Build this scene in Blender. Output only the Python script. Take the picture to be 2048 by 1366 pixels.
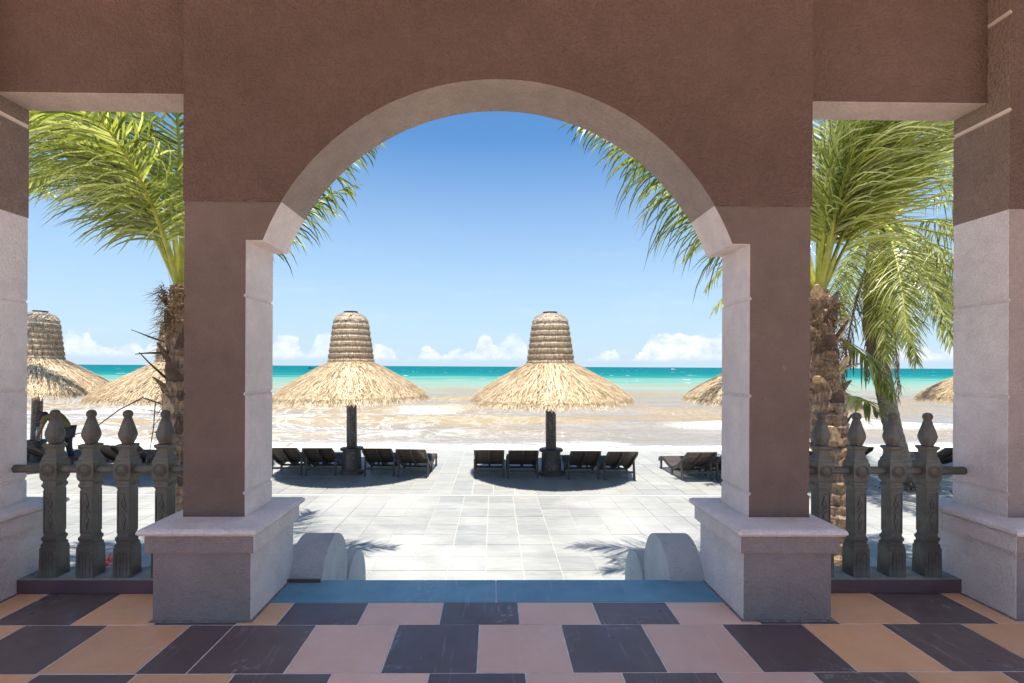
import bpy, bmesh, math, random
import numpy as np
from mathutils import Vector, Matrix
random.seed(7); rng = np.random.default_rng(7)
R = math.radians
sc = bpy.context.scene
for o in list(bpy.data.objects): bpy.data.objects.remove(o)
col = sc.collection
# ---------------------------------------------------------------- camera
cam = bpy.data.cameras.new('camera'); cam.sensor_width = 36; cam.lens = 1020/2048*36
cam.shift_x = 0.0111; cam.shift_y = 0.0244; cam.clip_start = 0.05; cam.clip_end = 60000
co = bpy.data.objects.new('camera', cam); col.objects.link(co); sc.camera = co
YAW, ROLL = 0.013, 0.0048
co.matrix_world = (Matrix.Translation((0, 0, 1.3)) @ Matrix.Rotation(-YAW, 4, 'Z')
                   @ Matrix.Rotation(-ROLL, 4, 'Y') @ Matrix.Rotation(R(90), 4, 'X'))
# ---------------------------------------------------------------- light
SUN_EL, SUN_AZ = 81.0, 188.0       # azimuth clockwise from +Y: behind the camera, nearly overhead
sc.view_settings.view_transform = 'Standard'; sc.view_settings.look = 'None'
sc.view_settings.gamma = 1; sc.view_settings.exposure = 2.0; sc.view_settings.use_curve_mapping = False
SKY_STRENGTH = 0.05
sun = bpy.data.lights.new('sun', 'SUN'); sun.energy = 2.4; sun.angle = R(0.55); sun.color = (1, .94, .84)
so = bpy.data.objects.new('sun', sun); col.objects.link(so)
d = Vector((math.sin(R(SUN_AZ))*math.cos(R(SUN_EL)), math.cos(R(SUN_AZ))*math.cos(R(SUN_EL)), math.sin(R(SUN_EL))))
so.rotation_euler = d.to_track_quat('Z', 'Y').to_euler(); so.location = (0, 0, 30)
sc.cycles.max_bounces = 12; sc.cycles.diffuse_bounces = 8

# ---------------------------------------------------------------- node helper
class NT:
    def __init__(s, tree): s.t = tree; s.n = tree.nodes; s.l = tree.links
    def node(s, typ, ins=None, **kw):
        n = s.n.new(typ)
        for k, v in kw.items(): setattr(n, k, v)
        for k, v in (ins or {}).items(): s.set(n.inputs[k], v)
        return n
    def set(s, sock, v):
        if isinstance(v, bpy.types.NodeSocket): s.l.new(v, sock)
        elif isinstance(v, bpy.types.Node): s.l.new(v.outputs[0], sock)
        else:
            if isinstance(v, (tuple, list)) and len(v) == 3 and sock.type == 'RGBA': v = (*v, 1)
            sock.default_value = v
    def math(s, op, a, b=0.0, c=0.0, clamp=False):
        n = s.node('ShaderNodeMath', operation=op, use_clamp=clamp); s.set(n.inputs[0], a); s.set(n.inputs[1], b); s.set(n.inputs[2], c)
        return n.outputs[0]
    def mix(s, f, a, b, blend='MIX'):
        n = s.node('ShaderNodeMix', data_type='RGBA', blend_type=blend)
        s.set(n.inputs[0], f); s.set(n.inputs[6], a); s.set(n.inputs[7], b); return n.outputs[2]
    def mapr(s, v, a, b, c=0.0, d=1.0, smooth=False):
        n = s.node('ShaderNodeMapRange', interpolation_type='SMOOTHSTEP' if smooth else 'LINEAR')
        for i, x in enumerate((v, a, b, c, d)): s.set(n.inputs[i], x)
        return n.outputs[0]
    def noise(s, vec, scale, detail=4, rough=.55, dist=0.0):
        n = s.node('ShaderNodeTexNoise'); s.set(n.inputs['Vector'], vec)
        n.inputs['Scale'].default_value = scale; n.inputs['Detail'].default_value = detail
        n.inputs['Roughness'].default_value = rough; n.inputs['Distortion'].default_value = dist
        return n.outputs[0]
    def ramp(s, v, stops):
        n = s.node('ShaderNodeValToRGB'); s.set(n.inputs[0], v); r = n.color_ramp
        while len(r.elements) < len(stops): r.elements.new(.5)
        for e, (p, c) in zip(r.elements, stops): e.position = p; e.color = (*c, 1)
        return n.outputs[0]
    def mapping(s, vec, scale=(1, 1, 1), rot=(0, 0, 0), loc=(0, 0, 0)):
        n = s.node('ShaderNodeMapping'); s.set(n.inputs[0], vec)
        n.inputs['Scale'].default_value = scale; n.inputs['Rotation'].default_value = rot; n.inputs['Location'].default_value = loc
        return n.outputs[0]

# ---------------------------------------------------------------- sky
w = bpy.data.worlds.new('World'); sc.world = w; w.use_nodes = True
t = NT(w.node_tree); t.n.clear()
sky = t.node('ShaderNodeTexSky', sky_type='NISHITA', sun_disc=False, sun_elevation=R(SUN_EL), sun_rotation=R(SUN_AZ),
             altitude=0, air_density=1.0, dust_density=0.6, ozone_density=3.0)
tc = t.node('ShaderNodeTexCoord').outputs['Generated']
sx = t.node('ShaderNodeSeparateXYZ', {0: tc})
az = t.math('ARCTAN2', sx.outputs[0], sx.outputs[1])
el = t.math('ARCSINE', sx.outputs[2])
CL = [(-0.7313, 0.0277), (-0.7108, 0.0357), (-0.6992, 0.0436), (-0.6838, 0.0533), (-0.6762, 0.0423), (-0.6668, 0.045), (-0.6614, 0.0383), (-0.65, 0.0334), (-0.6401, 0.0267), (-0.6283, 0.0301), (-0.6226, 0.035), (-0.6124, 0.0409), (-0.6026, 0.0332), (-0.5973, 0.0238), (-0.5895, 0.0401), (-0.574, 0.0414), (-0.5198, 0.0254), (-0.4673, 0.0265), (-0.4054, 0.0437), (-0.3839, 0.0587), (-0.3645, 0.0447), (-0.3568, 0.0266), (-0.3371, 0.0453), (-0.3146, 0.0634), (-0.2924, 0.0593), (-0.2562, 0.0299), (-0.225, 0.0408), (-0.2036, 0.0382), (-0.1857, 0.0164), (-0.161, 0.0098), (-0.143, 0.0293), (-0.1306, 0.0391), (-0.1113, 0.0334), (-0.0987, 0.0238), (-0.0706, 0.0338), (-0.0569, 0.028), (-0.0364, 0.034), (-0.014, 0.0664), (0.0047, 0.044), (0.0281, 0.0618), (0.0527, 0.056), (0.0655, 0.0345), (0.0773, 0.0111), (0.1288, 0.0093), (0.1893, 0.0153), (0.2138, 0.0298), (0.2381, 0.0278), (0.253, 0.0154), (0.2678, 0.0183), (0.2851, 0.0343), (0.303, 0.0614), (0.3263, 0.0648), (0.3544, 0.0634), (0.3769, 0.0566), (0.4198, 0.0621), (0.5139, 0.0478), (0.6135, 0.0294), (0.6772, 0.0361), (0.7352, 0.0311)]
fc = t.node('ShaderNodeFloatCurve'); cm = fc.mapping; cu = cm.curves[0]
cm.use_clip = True
A0 = 0.9
pts = [(0.0, .35)] + [((a+A0)/(2*A0), e/0.08) for a, e in CL] + [(1.0, .35)]
cu.points[0].location = pts[0]; cu.points[-1].location = pts[-1]
for p in pts[1:-1]: cu.points.new(*p)
cm.update()
# cloud heights repeat round the horizon as a triangle wave of azimuth
azw = t.math('PINGPONG', t.math('ADD', az, A0), 2*A0)
t.set(fc.inputs['Value'], t.math('DIVIDE', azw, 2*A0))
H = t.math('MULTIPLY', fc.outputs[0], 0.08)
cv = t.node('ShaderNodeCombineXYZ', {0: az, 1: t.math('MULTIPLY', el, 1.25), 2: 0.0}).outputs[0]
n1 = t.noise(cv, 38, 7, .60); n2 = t.noise(cv, 95, 5, .55)
n3 = t.noise(cv, 26, 6, .6, .6)
puff = t.math('ADD', t.math('MULTIPLY', t.math('SUBTRACT', n1, .5), .030), t.math('MULTIPLY', t.math('SUBTRACT', n2, .5), .014))
top = t.math('SUBTRACT', t.math('ADD', H, puff), el)
edge = t.mapr(top, -0.001, 0.0065, smooth=True)
basef = t.mapr(el, 0.008, 0.020, smooth=True)
dens = t.math('MULTIPLY', edge, basef)
body = t.mapr(n3, .30, .62, .68, 1.0)
faint = t.mapr(t.noise(t.node('ShaderNodeCombineXYZ', {0: az}).outputs[0], 5, 2), .35, .6, .45, 1.0)
dens = t.math('MULTIPLY', t.math('MULTIPLY', dens, body), t.math('MULTIPLY', faint, .9))
# thin high veil
veil = t.math('MULTIPLY', t.mapr(t.noise(t.mapping(cv, (3, 14, 1)), 1.5, 5), .5, .8), t.mapr(el, .12, .3, .16, 0.0))
skyc = t.mix(1.0, sky.outputs[0], (0.49, 0.76, 0.92), 'MULTIPLY')
hz = t.mapr(el, 0.0, 0.42, .92, 0.0)
skyc = t.mix(hz, skyc, (3.3, 4.15, 4.95))
cloudc = t.mix(t.mapr(n1, .35, .65), (3.8, 4.3, 4.9), (6.1, 6.1, 6.0))
skyc = t.mix(t.math('ADD', dens, veil, clamp=True), skyc, cloudc)
bg = t.node('ShaderNodeBackground', {'Color': skyc, 'Strength': SKY_STRENGTH})
t.l.new(bg.outputs[0], t.node('ShaderNodeOutputWorld').inputs[0])

# ---------------------------------------------------------------- material helpers
def new_mat(name):
    m = bpy.data.materials.new(name); m.use_nodes = True; n = NT(m.node_tree)
    b = m.node_tree.nodes['Principled BSDF']; return m, n, b
def coords(n, kind='Object'): return n.node('ShaderNodeTexCoord').outputs[kind]
def simple(name, c, rough=.6, var=.15, scale=8, bump=.0, bscale=60, stretch=(1, 1, 1), spec=.4, metallic=0):
    m, n, b = new_mat(name); v = n.mapping(coords(n), stretch)
    nz = n.noise(v, scale, 5)
    cc = n.mix(n.mapr(nz, .3, .7), tuple(x*(1-var) for x in c), tuple(min(1, x*(1+var)) for x in c))
    n.set(b.inputs['Base Color'], cc); b.inputs['Roughness'].default_value = rough
    b.inputs['Specular IOR Level'].default_value = spec; b.inputs['Metallic'].default_value = metallic
    if bump:
        bp = n.node('ShaderNodeBump', {'Height': n.noise(v, bscale, 4), 'Strength': bump, 'Distance': .01})
        n.set(b.inputs['Normal'], bp)
    return m
def stucco(name, c, coarse=.5, dist=.012):
    m, n, b = new_mat(name); v = coords(n)
    big = n.noise(v, 1.3, 4, .6); mid = n.noise(v, 9, 5, .6); fine = n.noise(v, 170, 3, .6)
    k = n.math('ADD', n.math('MULTIPLY', n.mapr(big, .3, .7, -1, 1), .12), n.math('MULTIPLY', n.mapr(mid, .3, .7, -1, 1), .08))
    k = n.math('ADD', k, n.math('MULTIPLY', n.mapr(fine, .3, .7, -1, 1), .13))
    k = n.math('ADD', k, 1.0)
    cc = n.node('ShaderNodeVectorMath', operation='SCALE'); cc.inputs[0].default_value = c; n.set(cc.inputs['Scale'], k)
    # rare pale scuffs
    sc_ = n.mapr(n.math('MULTIPLY', n.noise(v, 2.3, 2), n.noise(v, 40, 4)), .455, .50, 0, .35)
    n.set(b.inputs['Base Color'], n.mix(sc_, cc.outputs[0], tuple(min(1, x*1.6+.06) for x in c)))
    b.inputs['Roughness'].default_value = .92; b.inputs['Specular IOR Level'].default_value = .25
    h1 = n.noise(v, 120, 3, .5)
    h2 = n.noise(v, 52, 2, .5, .6)
    h = n.math('ADD', n.math('MULTIPLY', h1, .7), n.math('MULTIPLY', n.mapr(h2, .45, .6), coarse))
    bp = n.node('ShaderNodeBump', {'Height': h, 'Strength': .8, 'Distance': dist}); n.set(b.inputs['Normal'], bp)
    return m
M = {}
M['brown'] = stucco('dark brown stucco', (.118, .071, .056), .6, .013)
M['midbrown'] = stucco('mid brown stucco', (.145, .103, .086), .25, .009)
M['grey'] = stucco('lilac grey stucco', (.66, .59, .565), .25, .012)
M['basefront'] = stucco('shade-toned front stucco', (.29, .225, .205), .25, .012)  # grey stucco on fronts, darkened in colour for the dim light there
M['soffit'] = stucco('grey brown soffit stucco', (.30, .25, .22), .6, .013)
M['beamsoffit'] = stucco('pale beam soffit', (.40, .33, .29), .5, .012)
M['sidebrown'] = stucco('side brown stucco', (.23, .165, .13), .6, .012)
M['groove'] = simple('groove mortar', (.58, .47, .40), .9, .1)
M['grime'] = simple('grey mortar', (.20, .165, .15), .9, .5, 30)
M['scrollfront'] = stucco('shade-toned scroll stucco', (.47, .45, .435), .3, .013)  # scroll fronts and tops: their shade is put into the stucco colour
M['ceil'] = simple('ceiling paint', (.78, .70, .60), .9, .05)
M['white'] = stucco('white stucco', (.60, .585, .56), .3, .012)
def tone_mat(name, c0, c1, rough=.8, trans=0.0, tcol=None, spec=.3, noise_scale=0, extra=None):
    m, n, b = new_mat(name)
    at = n.node('ShaderNodeAttribute', attribute_name='tone').outputs['Fac']
    stops = [(0, c0), (1, c1)] if extra is None else [(0, c0)]+extra+[(1, c1)]
    cc = n.ramp(at, stops)
    if noise_scale:
        cc = n.mix(n.mapr(n.noise(coords(n), noise_scale, 3), .35, .7, 0, .35), cc, n.mix(1.0, cc, (.55, .5, .45), 'MULTIPLY'))
    n.set(b.inputs['Base Color'], cc); b.inputs['Roughness'].default_value = rough; b.inputs['Specular IOR Level'].default_value = spec
    if trans:
        tr = n.node('ShaderNodeBsdfTranslucent', {'Color': n.mix(1.0, cc, tcol, 'MULTIPLY')})
        mx = n.node('ShaderNodeMixShader', {0: trans, 1: b.outputs[0], 2: tr.outputs[0]})
        n.l.new(mx.outputs[0], m.node_tree.nodes['Material Output'].inputs[0])
    return m
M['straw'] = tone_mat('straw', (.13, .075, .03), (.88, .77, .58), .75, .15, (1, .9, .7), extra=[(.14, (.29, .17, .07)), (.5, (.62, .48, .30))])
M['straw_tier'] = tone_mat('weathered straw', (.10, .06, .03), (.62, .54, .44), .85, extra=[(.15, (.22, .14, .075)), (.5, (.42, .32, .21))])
M['straw_core'] = simple('straw core', (.15, .095, .05), .9, .3, 30)
M['leaf'] = tone_mat('palm leaflet', (.055, .085, .018), (.52, .54, .28), .34, .5, (1.3, 1.35, .55), spec=.55, extra=[(.5, (.16, .19, .045)), (.85, (.30, .33, .09))])
M['leafy'] = tone_mat('yellow palm leaflet', (.09, .12, .02), (.62, .62, .34), .34, .5, (1.3, 1.3, .55), spec=.55, extra=[(.5, (.26, .28, .065)), (.85, (.42, .43, .14))])
M['deadleaf'] = tone_mat('dead palm leaflet', (.07, .04, .025), (.26, .18, .12), .8, .15, (1, .8, .6))
M['stalk'] = simple('green frond stalk', (.34, .34, .05), .45, .25, 12)
M['deadstalk'] = simple('dead stalk', (.16, .10, .065), .85, .35, 14)
M['boot'] = simple('old leaf base', (.58, .38, .22), .85, .5, 7, .8, 60, (4, 4, 1))
M['darkboot'] = simple('dark old leaf base', (.10, .06, .045), .85, .4, 9, .6, 50)
def trunk_mat():
    m, n, b = new_mat('palm bark'); v = coords(n)
    a = n.noise(n.mapping(v, (5, 5, 1.2)), 6, 6, .65); r = n.noise(n.mapping(v, (.6, .6, 16)), 1.2, 3, .5)
    c = n.ramp(a, [(.25, (.09, .05, .03)), (.5, (.33, .21, .13)), (.75, (.62, .45, .29))])
    c = n.mix(n.mapr(r, .35, .5, .55, 0), c, (.05, .03, .02))
    n.set(b.inputs['Base Color'], c); b.inputs['Roughness'].default_value = .9
    n.set(b.inputs['Normal'], n.node('ShaderNodeBump', {'Height': n.math('ADD', a, r), 'Strength': 1.0, 'Distance': .03}))
    return m
M['bark'] = trunk_mat()
M['bark2'] = simple('grey coconut bark', (.20, .16, .12), .9, .4, 9, 1.0, 14, (1, 1, 6))
M['fibre'] = tone_mat('palm fibre', (.09, .05, .02), (.42, .27, .12), .9)
M['coconut'] = simple('green coconut', (.22, .27, .06), .4, .25, 6)
M['baluster'] = simple('taupe painted concrete', (.20, .172, .15), .55, .14, 14, .25, 90)
def balus_mat():
    m, n, b = new_mat('weathered taupe concrete'); v = coords(n)
    big = n.noise(v, 7, 6, .65); fine = n.noise(v, 60, 4)
    c = n.mix(n.mapr(big, .4, .75), (.072, .060, .046), (.165, .165, .135))
    c = n.mix(n.mapr(n.math('MULTIPLY', big, fine), .33, .42, 0, .5), c, (.09, .10, .085))
    n.set(b.inputs['Base Color'], c); b.inputs['Roughness'].default_value = .6
    n.set(b.inputs['Normal'], n.node('ShaderNodeBump', {'Height': n.math('ADD', big, n.math('MULTIPLY', fine, .5)), 'Strength': .35, 'Distance': .006}))
    return m
M['baluster'] = balus_mat()
M['curbtop'] = simple('weathered green grey kerb top', (.25, .25, .225), .8, .35, 10, .5, 60)
M['curbface'] = simple('purple brown kerb paint', (.115, .065, .072), .5, .15, 6, .1, 40)
M['wood'] = simple('charcoal stained wood', (.075, .058, .050), .5, .45, 12, .25, 40, (1, 6, 6))
def stone_dark():
    m, n, b = new_mat('dark veined stone'); v = coords(n)
    a = n.noise(n.mapping(v, (1, 1, .3)), 3, 3, .5, .6); ve = n.math('ABSOLUTE', n.math('SUBTRACT', n.noise(v, 2.2, 5, .6, 2.5), .5))
    c = n.mix(n.mapr(a, .3, .7), (.045, .036, .034), (.12, .10, .09)); c = n.mix(n.mapr(ve, 0, .012, .7, 0), c, (.42, .38, .35))
    n.set(b.inputs['Base Color'], c); b.inputs['Roughness'].default_value = .45; return m
M['stone'] = stone_dark()
M['metal'] = simple('dark metal cap', (.06, .07, .075), .5, .2, 9, metallic=.3)
# porch tiles
def tile_mat(name, c, c2, streak=.5, rough=.34):
    m, n, b = new_mat(name); v = coords(n, 'Object')
    oi = n.node('ShaderNodeObjectInfo'); off = n.node('ShaderNodeVectorMath', {0: v, 1: oi.outputs['Location']}, operation='ADD').outputs[0]
    rnd = oi.outputs['Random']
    a = n.noise(off, 3.2, 6, .62, .5); f = n.noise(off, 45, 4)
    cc = n.mix(n.mapr(a, .3, .7), c, c2)
    cc = n.mix(1.0, cc, n.ramp(rnd, [(0, (.84, .84, .87)), (.5, (.97, .95, .93)), (1, (1.1, 1.05, 1.0))]), 'MULTIPLY')
    cc = n.mix(n.mapr(f, .62, .75, 0, .25), cc, tuple(x*.6 for x in c))
    st = n.noise(n.mapping(off, (16, 1.3, 1), (0, 0, .55)), 2.2, 5, .7)
    sm = n.math('MULTIPLY', n.mapr(st, .57, .70, 0, 1), n.mapr(n.noise(off, 1.7, 3), .42, .62, 0, streak*1.3))
    spl = n.math('MULTIPLY', n.mapr(n.noise(off, 26, 5, .7),   .53, .64, 0, 1), n.mapr(n.noise(n.mapping(off, (1, 1, 1), loc=(5, 3, 0)), 2.1, 2), .54, .64, 0, streak*1.2))
    cc = n.mix(n.math('ADD', sm, spl, clamp=True), cc, tuple(x*.4+.40 for x in c))
    n.set(b.inputs['Base Color'], cc)
    n.set(b.inputs['Roughness'], n.mapr(n.noise(off, 6, 5), .3, .7, rough-.08, rough+.16))
    b.inputs['Specular IOR Level'].default_value = .45
    n.set(b.inputs['Normal'], n.node('ShaderNodeBump', {'Height': n.noise(off, 30, 5), 'Strength': .12, 'Distance': .004}))
    return m
M['t_dark'] = tile_mat('plum brown tile', (.125, .090, .088), (.155, .113, .110), .45)
M['t_orange'] = tile_mat('orange terracotta tile', (.86, .50, .29), (.76, .41, .21), .5, .38)
M['t_pink'] = tile_mat('reflection-tinted terracotta tile', (.82, .54, .42), (.74, .46, .35), .4, .38)  # bluish light reflected by the middle tiles is mixed into the terracotta
M['t_blue'] = tile_mat('blue slate slab', (.10, .255, .35), (.18, .35, .45), .5, .36)
M['grout'] = simple('pale grout', (.72, .68, .66), .9, .25, 20)
def terrace_mat(name, c, c2, tw, td, ox, oy, white=.5):
    m, n, b = new_mat(name); v = n.node('ShaderNodeNewGeometry').outputs['Position']
    s = n.node('ShaderNodeSeparateXYZ', {0: v})
    ix = n.math('FLOOR', n.math('DIVIDE', n.math('SUBTRACT', s.outputs[0], ox), tw)); iy = n.math('FLOOR', n.math('DIVIDE', n.math('SUBTRACT', s.outputs[1], oy), td))
    wn = n.node('ShaderNodeTexWhiteNoise', {0: n.node('ShaderNodeCombineXYZ', {0: ix, 1: iy}).outputs[0]}, noise_dimensions='2D')
    offv = n.node('ShaderNodeVectorMath', {0: v, 1: wn.outputs['Color']}, operation='ADD').outputs[0]
    st = n.noise(n.mapping(offv, (1.0, 4.5, 1)), 3, 6, .65, .8)
    cc = n.mix(n.mapr(st, .3, .68), c, c2)
    cc = n.mix(1.0, cc, n.ramp(wn.outputs['Value'], [(0, (.88, .89, .90)), (.5, (1, 1, .99)), (1, (1.09, 1.08, 1.05))]), 'MULTIPLY')
    big = n.mapr(n.noise(v, .55, 4, .6, .4), .42, .62, 0, white)
    cc = n.mix(big, cc, (.40, .395, .38))
    fl = n.mapr(n.noise(offv, 22, 5, .7), .62, .74, 0, .3); cc = n.mix(fl, cc, (.75, .74, .72))
    n.set(b.inputs['Base Color'], cc); b.inputs['Roughness'].default_value = .55; b.inputs['Specular IOR Level'].default_value = .4
    n.set(b.inputs['Normal'], n.node('ShaderNodeBump', {'Height': st, 'Strength': .2, 'Distance': .006}))
    return m
TW, TD, OX, OY = .4747, .46, -.093, 10.052-.46*12
FW, FD, FX, FY = .43, .40, .0, 10.16
M['terr'] = terrace_mat('worn slate paving', (.215, .22, .22), (.30, .30, .29), TW, TD, OX, OY, .62)
M['terr2'] = terrace_mat('slate paving by the loungers', (.23, .235, .23), (.32, .32, .305), FW, FD, FX, FY, .3)
M['tgrout'] = simple('white paving joint', (.48, .47, .45), .9, .08, 20)
M['sand'] = simple('pale sand', (.62, .55, .44), .95, .12, 3, .4, 30)
M['foundation'] = simple('foundation', (.55, .5, .46), .9, .1)

# ---------------------------------------------------------------- mesh helpers
class MB:
    def __init__(s): s.v = []; s.f = []; s.m = []; s.t = []
    def add(s, vs, fs, mi=0, tone=.5):
        o = len(s.v); s.v += [tuple(x) for x in vs]
        for f in fs: s.f.append(tuple(i+o for i in f)); s.m.append(mi); s.t.append(tone)
    def box(s, x0, x1, y0, y1, z0, z1, mi=0, mt=None, tone=.5):
        vs = [(x0, y0, z0), (x1, y0, z0), (x1, y1, z0), (x0, y1, z0), (x0, y0, z1), (x1, y0, z1), (x1, y1, z1), (x0, y1, z1)]
        fs = [(3, 2, 1, 0), (4, 5, 6, 7), (0, 1, 5, 4), (1, 2, 6, 5), (2, 3, 7, 6), (3, 0, 4, 7)]
        for k, f in enumerate(fs): s.add([vs[i] for i in f], [(0, 1, 2, 3)], (mt[k] if mt else mi), tone)
    def boxc(s, c, ax, ay, az_, mi=0, tone=.5):      # oriented box, half axis vectors
        c, ax, ay, az_ = map(Vector, (c, ax, ay, az_)); vs = [c+sx*ax+sy*ay+sz*az_ for sz in (-1, 1) for sy in (-1, 1) for sx in (-1, 1)]
        s.add(vs, [(0, 2, 3, 1), (4, 5, 7, 6), (0, 1, 5, 4), (2, 6, 7, 3), (0, 4, 6, 2), (1, 3, 7, 5)], mi, tone)
    def tube(s, pts, rad, n=8, mi=0, tone=.5, flat=1.0, cap=True, up=(0, 0, 1)):
        pts = [Vector(p) for p in pts]; o = len(s.v); k = len(pts)
        rad = rad if isinstance(rad, (list, tuple)) else [rad]*k
        for i, p in enumerate(pts):
            d = (pts[min(i+1, k-1)]-pts[max(i-1, 0)]).normalized(); u = Vector(up)
            if abs(d.dot(u)) > .95: u = Vector((0, 1, 0))
            a = d.cross(u).normalized(); b = a.cross(d).normalized()
            for j in range(n):
                th = 2*math.pi*j/n; s.v.append(tuple(p+a*math.cos(th)*rad[i]+b*math.sin(th)*rad[i]*flat))
        for i in range(k-1):
            for j in range(n):
                s.f.append((o+i*n+j, o+i*n+(j+1) % n, o+(i+1)*n+(j+1) % n, o+(i+1)*n+j)); s.m.append(mi); s.t.append(tone)
        if cap:
            s.f.append(tuple(o+j for j in reversed(range(n)))); s.m.append(mi); s.t.append(tone)
            s.f.append(tuple(o+(k-1)*n+j for j in range(n))); s.m.append(mi); s.t.append(tone)
    def lathe(s, prof, n=24, c=(0, 0), mi=0, fn=None, tone=.5, cap=True):
        o = len(s.v); k = len(prof)
        for r, z in prof:
            for j in range(n):
                th = 2*math.pi*j/n; q = r*(fn(th, z) if fn else 1); s.v.append((c[0]+q*math.cos(th), c[1]+q*math.sin(th), z))
        for i in range(k-1):
            for j in range(n):
                s.f.append((o+i*n+j, o+i*n+(j+1) % n, o+(i+1)*n+(j+1) % n, o+(i+1)*n+j)); s.m.append(mi); s.t.append(tone)
        if cap:
            s.f.append(tuple(o+j for j in reversed(range(n)))); s.m.append(mi); s.t.append(tone)
            s.f.append(tuple(o+(k-1)*n+j for j in range(n))); s.m.append(mi); s.t.append(tone)
    def prism(s, pts, axis, a, b, mi=0, cap_a=None, cap_b=None, side=None):
        """pts: outline; axis 'y' -> pts are (x,z) extruded y a..b ; axis 'x' -> pts are (y,z) extruded x a..b"""
        f = (lambda p, q: (p[0], q, p[1])) if axis == 'y' else (lambda p, q: (q, p[0], p[1]))
        n = len(pts); va = [f(p, a) for p in pts]; vb = [f(p, b) for p in pts]
        s.add(va, [tuple(range(n))], mi if cap_a is None else cap_a); s.add(vb, [tuple(reversed(range(n)))], mi if cap_b is None else cap_b)
        for i in range(n):
            j = (i+1) % n; mm = mi if side is None else side(pts[i], pts[j])
            s.add([va[i], vb[i], vb[j], va[j]], [(0, 1, 2, 3)], mm)
    def build(s, name, mats, parent=None, smooth=False, bevel=0, merge=True, loc=None, seg=2):
        me = bpy.data.meshes.new(name); me.from_pydata(s.v, [], s.f)
        mats = mats if isinstance(mats, (list, tuple)) else [mats]
        for x in mats: me.materials.append(x)
        me.polygons.foreach_set('material_index', s.m)
        at = me.attributes.new('tone', 'FLOAT', 'FACE'); at.data.foreach_set('value', s.t)
        if merge or bevel:
            bm = bmesh.new(); bm.from_mesh(me); bmesh.ops.remove_doubles(bm, verts=bm.verts, dist=1e-5)
            bmesh.ops.recalc_face_normals(bm, faces=bm.faces); bm.to_mesh(me); bm.free()
        if smooth: me.polygons.foreach_set('use_smooth', [True]*len(me.polygons))
        o = bpy.data.objects.new(name, me); col.objects.link(o)
        if parent: o.parent = parent
        if loc: o.location = loc
        if bevel:
            b = o.modifiers.new('bevel', 'BEVEL'); b.width = bevel; b.segments = seg; b.limit_method = 'ANGLE'; b.angle_limit = R(35)
        return o
def smooth_angle(o, a=40):
    me = o.data; me.polygons.foreach_set('use_smooth', [True]*len(me.polygons))
    bm = bmesh.new(); bm.from_mesh(me)
    for e in bm.edges:
        if len(e.link_faces) == 2 and e.calc_face_angle(0) > R(a): e.smooth = False
    bm.to_mesh(me); bm.free()
def tag(o, label=None, cat=None, group=None, kind=None):
    if label: o['label'] = label
    if cat: o['category'] = cat
    if group: o['group'] = group
    if kind: o['kind'] = kind
    return o
def empty(name, loc=(0, 0, 0), rz=0):
    o = bpy.data.objects.new(name, None); o.empty_display_size = .2; col.objects.link(o); o.location = loc; o.rotation_euler.z = rz; return o
def children(o): return [c for c in bpy.data.objects if c.parent == o]
def copy_tree(o, parent=None, kids=None):
    kids = kids or {}
    c = o.copy(); col.objects.link(c)
    if parent: c.parent = parent
    for ch in KIDS.get(o.name, children(o)): copy_tree(ch, c)
    return c
KIDS = {}
def cache(o):
    KIDS[o.name] = children(o)
    for c in KIDS[o.name]: KIDS[c.name] = children(c)
TZ = -1.25

# ================================================================ SETTING: ground, sea, terrace
# beach under and beyond the terrace, sloping into the sea
b = MB(); ys = [-60, 15.45, 15.5, 19, 24, 40, 80]; zs = [-1.34, -1.34, -1.36, -1.9, -2.35, -3.2, -5]
for i in range(len(ys)-1): b.add([(-200, ys[i], zs[i]), (200, ys[i], zs[i]), (200, ys[i+1], zs[i+1]), (-200, ys[i+1], zs[i+1])], [(0, 1, 2, 3)])
tag(b.build('beach', M['sand']), kind='structure')
# sea surface
def vnoise(x, y, seed=0):
    xi = np.floor(x).astype(int); yi = np.floor(y).astype(int); fx = x-xi; fy = y-yi
    fx = fx*fx*(3-2*fx); fy = fy*fy*(3-2*fy)
    def h(a, b):
        v = np.sin(a*127.1+b*311.7+seed*74.7)*43758.5453; return v-np.floor(v)
    return (h(xi, yi)*(1-fx)+h(xi+1, yi)*fx)*(1-fy)+(h(xi, yi+1)*(1-fx)+h(xi+1, yi+1)*fx)*fy
def fbm(x, y, seed=0, o=4):
    r = 0; a = .5
    for k in range(o): r = r+a*vnoise(x*2**k, y*2**k, seed+k); a *= .5
    return r
SZ = -2.2
rows = np.concatenate([np.exp(np.linspace(math.log(17), math.log(150), 400)), np.exp(np.linspace(math.log(154), math.log(26000), 130))])
cols = np.linspace(-1.45, 1.45, 520)
SX = rows[:, None]*cols[None, :]; SY = np.repeat(rows[:, None], len(cols), 1)
Hh = np.zeros_like(SX); foam = np.zeros_like(SX)
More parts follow.
